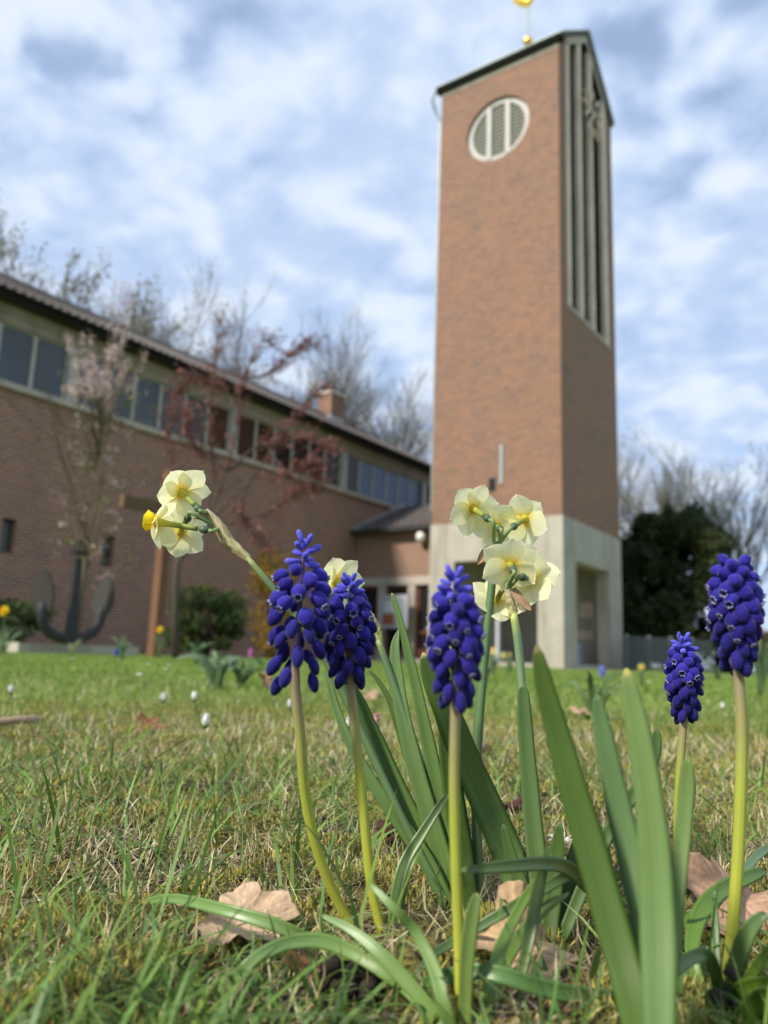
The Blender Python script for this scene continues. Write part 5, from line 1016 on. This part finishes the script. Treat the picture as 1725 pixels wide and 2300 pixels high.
def far_muscari(label, x, y0, y1, Y, seed, col=(.06, .09, .42)):
    rs = np.random.default_rng(seed); b = np.array(px_base(x, Y)); h = max(hz(x, y0, Y), .12); t = thing('distant_hyacinth', label, 'flower', tuple(b), 'small flowers far out on the lawn'); mb = MB(); mb.tube([b-Z*.01, b+Z*h], [.004, .003], 6, col=(.12, .2, .06)); mb.build('stem', M['stalk'], t, True); mb = MB()
    for k in range(34):
        a = k*2.4; u = k/34; o = b+Z*h*(1-.55*u)+np.array([cos(a), sin(a), 0])*.016*(.4+.6*min(u*3, 1)); q = .009; mb.lathe([(.0005, -q), (q*.8, -q*.5), (q, 0), (q*.7, q*.7), (.0005, q)], 7, o, col=tuple(np.array(col)*rs.uniform(.8, 1.2)))
    mb.build('flower_spike', M['floret'], t, True)
far_muscari('little distant blue hyacinth before the right end of the slab', 261, 1462, 1478, 7.8, 1)
far_muscari('small pink flower spike before the forsythia', 562, 1458, 1470, 9.0, 2, (.42, .14, .38))
far_muscari('little distant blue hyacinth before the right porch of the tower', 1352, 1505, 1525, 5.6, 3, (.10, .13, .42))

# ---------------------------------------------------------------- lawn: stuff
def blades(name, mat, xy, h, w_, lean, curl, C, label, az=None, seed=1, zoff=0., tipk=1.15):
    rs = np.random.default_rng(seed); n = len(xy); B = np.zeros((n, 3)); B[:, :2] = xy; B[:, 2] = np.where(np.hypot(xy[:, 0], xy[:, 1]) < 4, gh(xy[:, 0], xy[:, 1]), 0)-.002+zoff
    az = rs.uniform(0, 2*pi, n) if az is None else az; d = np.stack([np.cos(az), np.sin(az), np.zeros(n)], 1); sa = az+pi/2+rs.normal(0, .7, n); sd = np.stack([np.cos(sa), np.sin(sa), np.zeros(n)], 1); V = np.zeros((n, 7, 3)); CC = np.zeros((n, 7, 3))
    for k, (t, wk) in enumerate(((0, .75), (.4, 1), (.75, .72), (1, 0))):
        off = lean*t+curl*t*t; z = h*t*np.sqrt(np.clip(1-(.65*(lean+curl*t))**2, .06, 1)); p = B+d*(off*h)[:, None]; p[:, 2] += z; f = (.82+(tipk-.82)*t)
        if k < 3: V[:, 2*k] = p-sd*(w_*wk/2)[:, None]; V[:, 2*k+1] = p+sd*(w_*wk/2)[:, None]; CC[:, 2*k] = C; CC[:, 2*k+1] = C
        else: V[:, 6] = p; CC[:, 6] = C*tipk
    base = (np.arange(n)*7)[:, None]; q = np.concatenate([base+np.array([[0, 1, 3, 2]]), base+np.array([[2, 3, 5, 4]]), base+np.array([[4, 5, 6]])], 1).ravel(); fn = np.tile([4, 4, 3], n)
    o = raw(name, V.reshape(-1, 3), fn, M[mat], CC.reshape(-1, 3), idx=q, smooth=True); tag(o, label, 'grass', None, 'stuff'); return o
def fan(n, r0, r1, p, seed, half=.72):
    rs = np.random.default_rng(seed); u = rs.uniform(0, 1, n); e = 2-p; r = (r0**e+u*(r1**e-r0**e))**(1/e); a = rs.uniform(-half, half, n); return np.stack([r*np.sin(a), r*np.cos(a)], 1), r
def pick(pal, n, rs, v=.2): return np.array(pal)[rs.integers(0, len(pal), n)]*rs.uniform(1-v, 1+v, (n, 1))*np.stack([rs.uniform(.92, 1.08, n), np.ones(n), rs.uniform(.85, 1.15, n)], 1)
def patch(xy, f, s): return np.sin(f*xy[:, 0]+s)*np.sin(f*.8*xy[:, 1]+2*s)+.6*np.sin(f*2.3*xy[:, 0]-f*1.7*xy[:, 1]+s)
GRN = [(.15, .27, .045), (.11, .21, .04), (.21, .31, .065), (.17, .28, .07), (.10, .18, .045)]
STR = [(.50, .42, .24), (.40, .33, .18), (.62, .55, .36), (.32, .25, .13), (.52, .46, .27)]
rs = np.random.default_rng(77)
# main lawn
xy, r = fan(120000, .55, 16, 1.35, 1); k = rs.uniform(0, 1, len(r)) < np.clip(.30+.7*(r-.6)/1.2, .22, 1); xy, r = xy[k], r[k]; n = len(r); sc_ = np.clip(r/1.6, .9, 3.6)
GL = [(.20, .30, .042), (.155, .255, .036), (.25, .335, .065), (.185, .28, .046), (.135, .215, .035)]
blades('lawn_grass', 'grass', xy, rs.uniform(.012, .032, n)*np.clip(.55+.35*r, .6, 1.05), rs.uniform(.0009, .0018, n)*sc_*np.where(r < 1, .85, 1.1), rs.uniform(.1, .7, n), rs.uniform(0, .7, n), pick(GL, n, rs)*(1+.13*patch(xy, 2.2, 1))[:, None], 'short bright green mown lawn grass', seed=2)
# near taller green blades
xy, r = fan(5200, .215, 1.0, .80, 3); n = len(r); thin = rs.uniform(0, 1, n) < np.where((np.abs(xy[:, 0]-.045) < .06) & (r < .5), .35, 1)*np.where(xy[:, 0] < -.02, 1, .75)*np.where(r < .40, 1.0, .62); xy, r = xy[thin], r[thin]
for lx, ly in [tuple(atz(x, y, .005)[:2]) for x, y in ((532, 2070), (1165, 2140), (1668, 2030))]:
    k = ~((np.hypot(xy[:, 0]-lx, xy[:, 1]-ly) < .034) | ((np.abs(np.arctan2(xy[:, 0], xy[:, 1])-math.atan2(lx, ly)) < .055) & (r < math.hypot(lx, ly)) & (r > math.hypot(lx, ly)-.11) & (rs.uniform(0, 1, len(r)) < .8))); xy, r = xy[k], r[k]
n = len(r)
blades('foreground_grass', 'grass', xy, rs.gamma(6, .0062, n).clip(.015, .075)*np.where(r < .34, .85, 1), rs.uniform(.0011, .0027, n), rs.uniform(.1, .9, n), rs.uniform(0, 1.0, n), pick(GRN, n, rs), 'long fresh green grass blades in the foreground', seed=4)
# a lusher fringe right in front of the lens
xy, r = fan(1500, .215, .36, .9, 13); k = ~((np.abs(xy[:, 0]-.05) < .05) & (rs.uniform(0, 1, len(r)) < .6)); xy, r = xy[k], r[k]; n = len(r)
blades('fringe_grass', 'grass', xy, rs.uniform(.010, .036, n), rs.uniform(.0010, .0022, n), rs.uniform(.1, .9, n), rs.uniform(0, 1.0, n), pick(GRN, n, rs)*.85, 'blurred green grass blades nearest the camera', seed=14)
# straw
xy, r = fan(52000, .30, 3.6, 1.25, 5); k = rs.uniform(0, 1, len(r)) < np.where(r < .45, .22, np.where(r < 1.5, 1, .12))*(.62+.38*(patch(xy, 9, 3) > -.2)); xy, r = xy[k], r[k]; n = len(r)
blades('dry_grass', 'straw', xy, rs.uniform(.008, .030, n)*np.clip(.65+.5*(r-.4), .65, 1.3), rs.uniform(.0005, .0013, n)*np.clip(r/.9, .9, 2.2), rs.uniform(.5, 1.5, n), rs.uniform(-.8, 1.1, n), pick(STR, n, rs), 'pale dead straw in the lawn thatch', seed=6, zoff=.003)
# moss: tiny tufts in cushions
xy, r = fan(170000, .27, 1.9, 1.3, 7); k = (patch(xy, 26, 2)+.5*patch(xy, 61, 4)) > rs.uniform(-1.1, .7, len(r)); xy, r = xy[k], r[k]; n = len(r)
MS = [(.36, .31, .065), (.27, .25, .055), (.45, .39, .11), (.21, .22, .05), (.17, .14, .05)]
zm = .009*np.clip(patch(xy, 26, 2)+.5*patch(xy, 61, 4), 0, 1.2)
blades('moss', 'moss', xy, rs.uniform(.0025, .0075, n), rs.uniform(.0007, .0014, n)*np.clip(r/.6, .9, 1.8), rs.uniform(.0, 1.2, n), rs.uniform(-.6, .8, n), pick(MS, n, rs, .3), 'yellow brown moss cushions between the grass', seed=8, zoff=zm)
# litter: crumbs of soil, straw chaff and leaf bits
xy, r = fan(42000, .22, 1.6, 1.2, 9); n = len(r); P = np.column_stack([xy, gh(xy[:, 0], xy[:, 1])+rs.uniform(-.001, .004, n)])
LT = [(.05, .04, .03), (.085, .07, .045), (.03, .026, .02), (.17, .15, .07), (.34, .29, .18), (.14, .15, .045)]
V, fn, C = quads(P, .0030, pick(LT, n, rs, .3), rs, 0, 1.5); tag(raw('leaf_litter', V, fn, M['clod'], C, smooth=False), 'dark crumbs of soil and plant litter between the grass', 'litter', None, 'stuff')
# ring of fine straw close to the camera
xy, r = fan(3600, .30, .62, .9, 11); n = len(r)
blades('thatch', 'straw', xy, rs.uniform(.006, .026, n), rs.uniform(.0004, .0010, n), rs.uniform(.6, 1.6, n), rs.uniform(-1.0, 1.2, n), pick(STR, n, rs), 'fine pale thatch on the soil around the flowers', seed=12, zoff=.002)
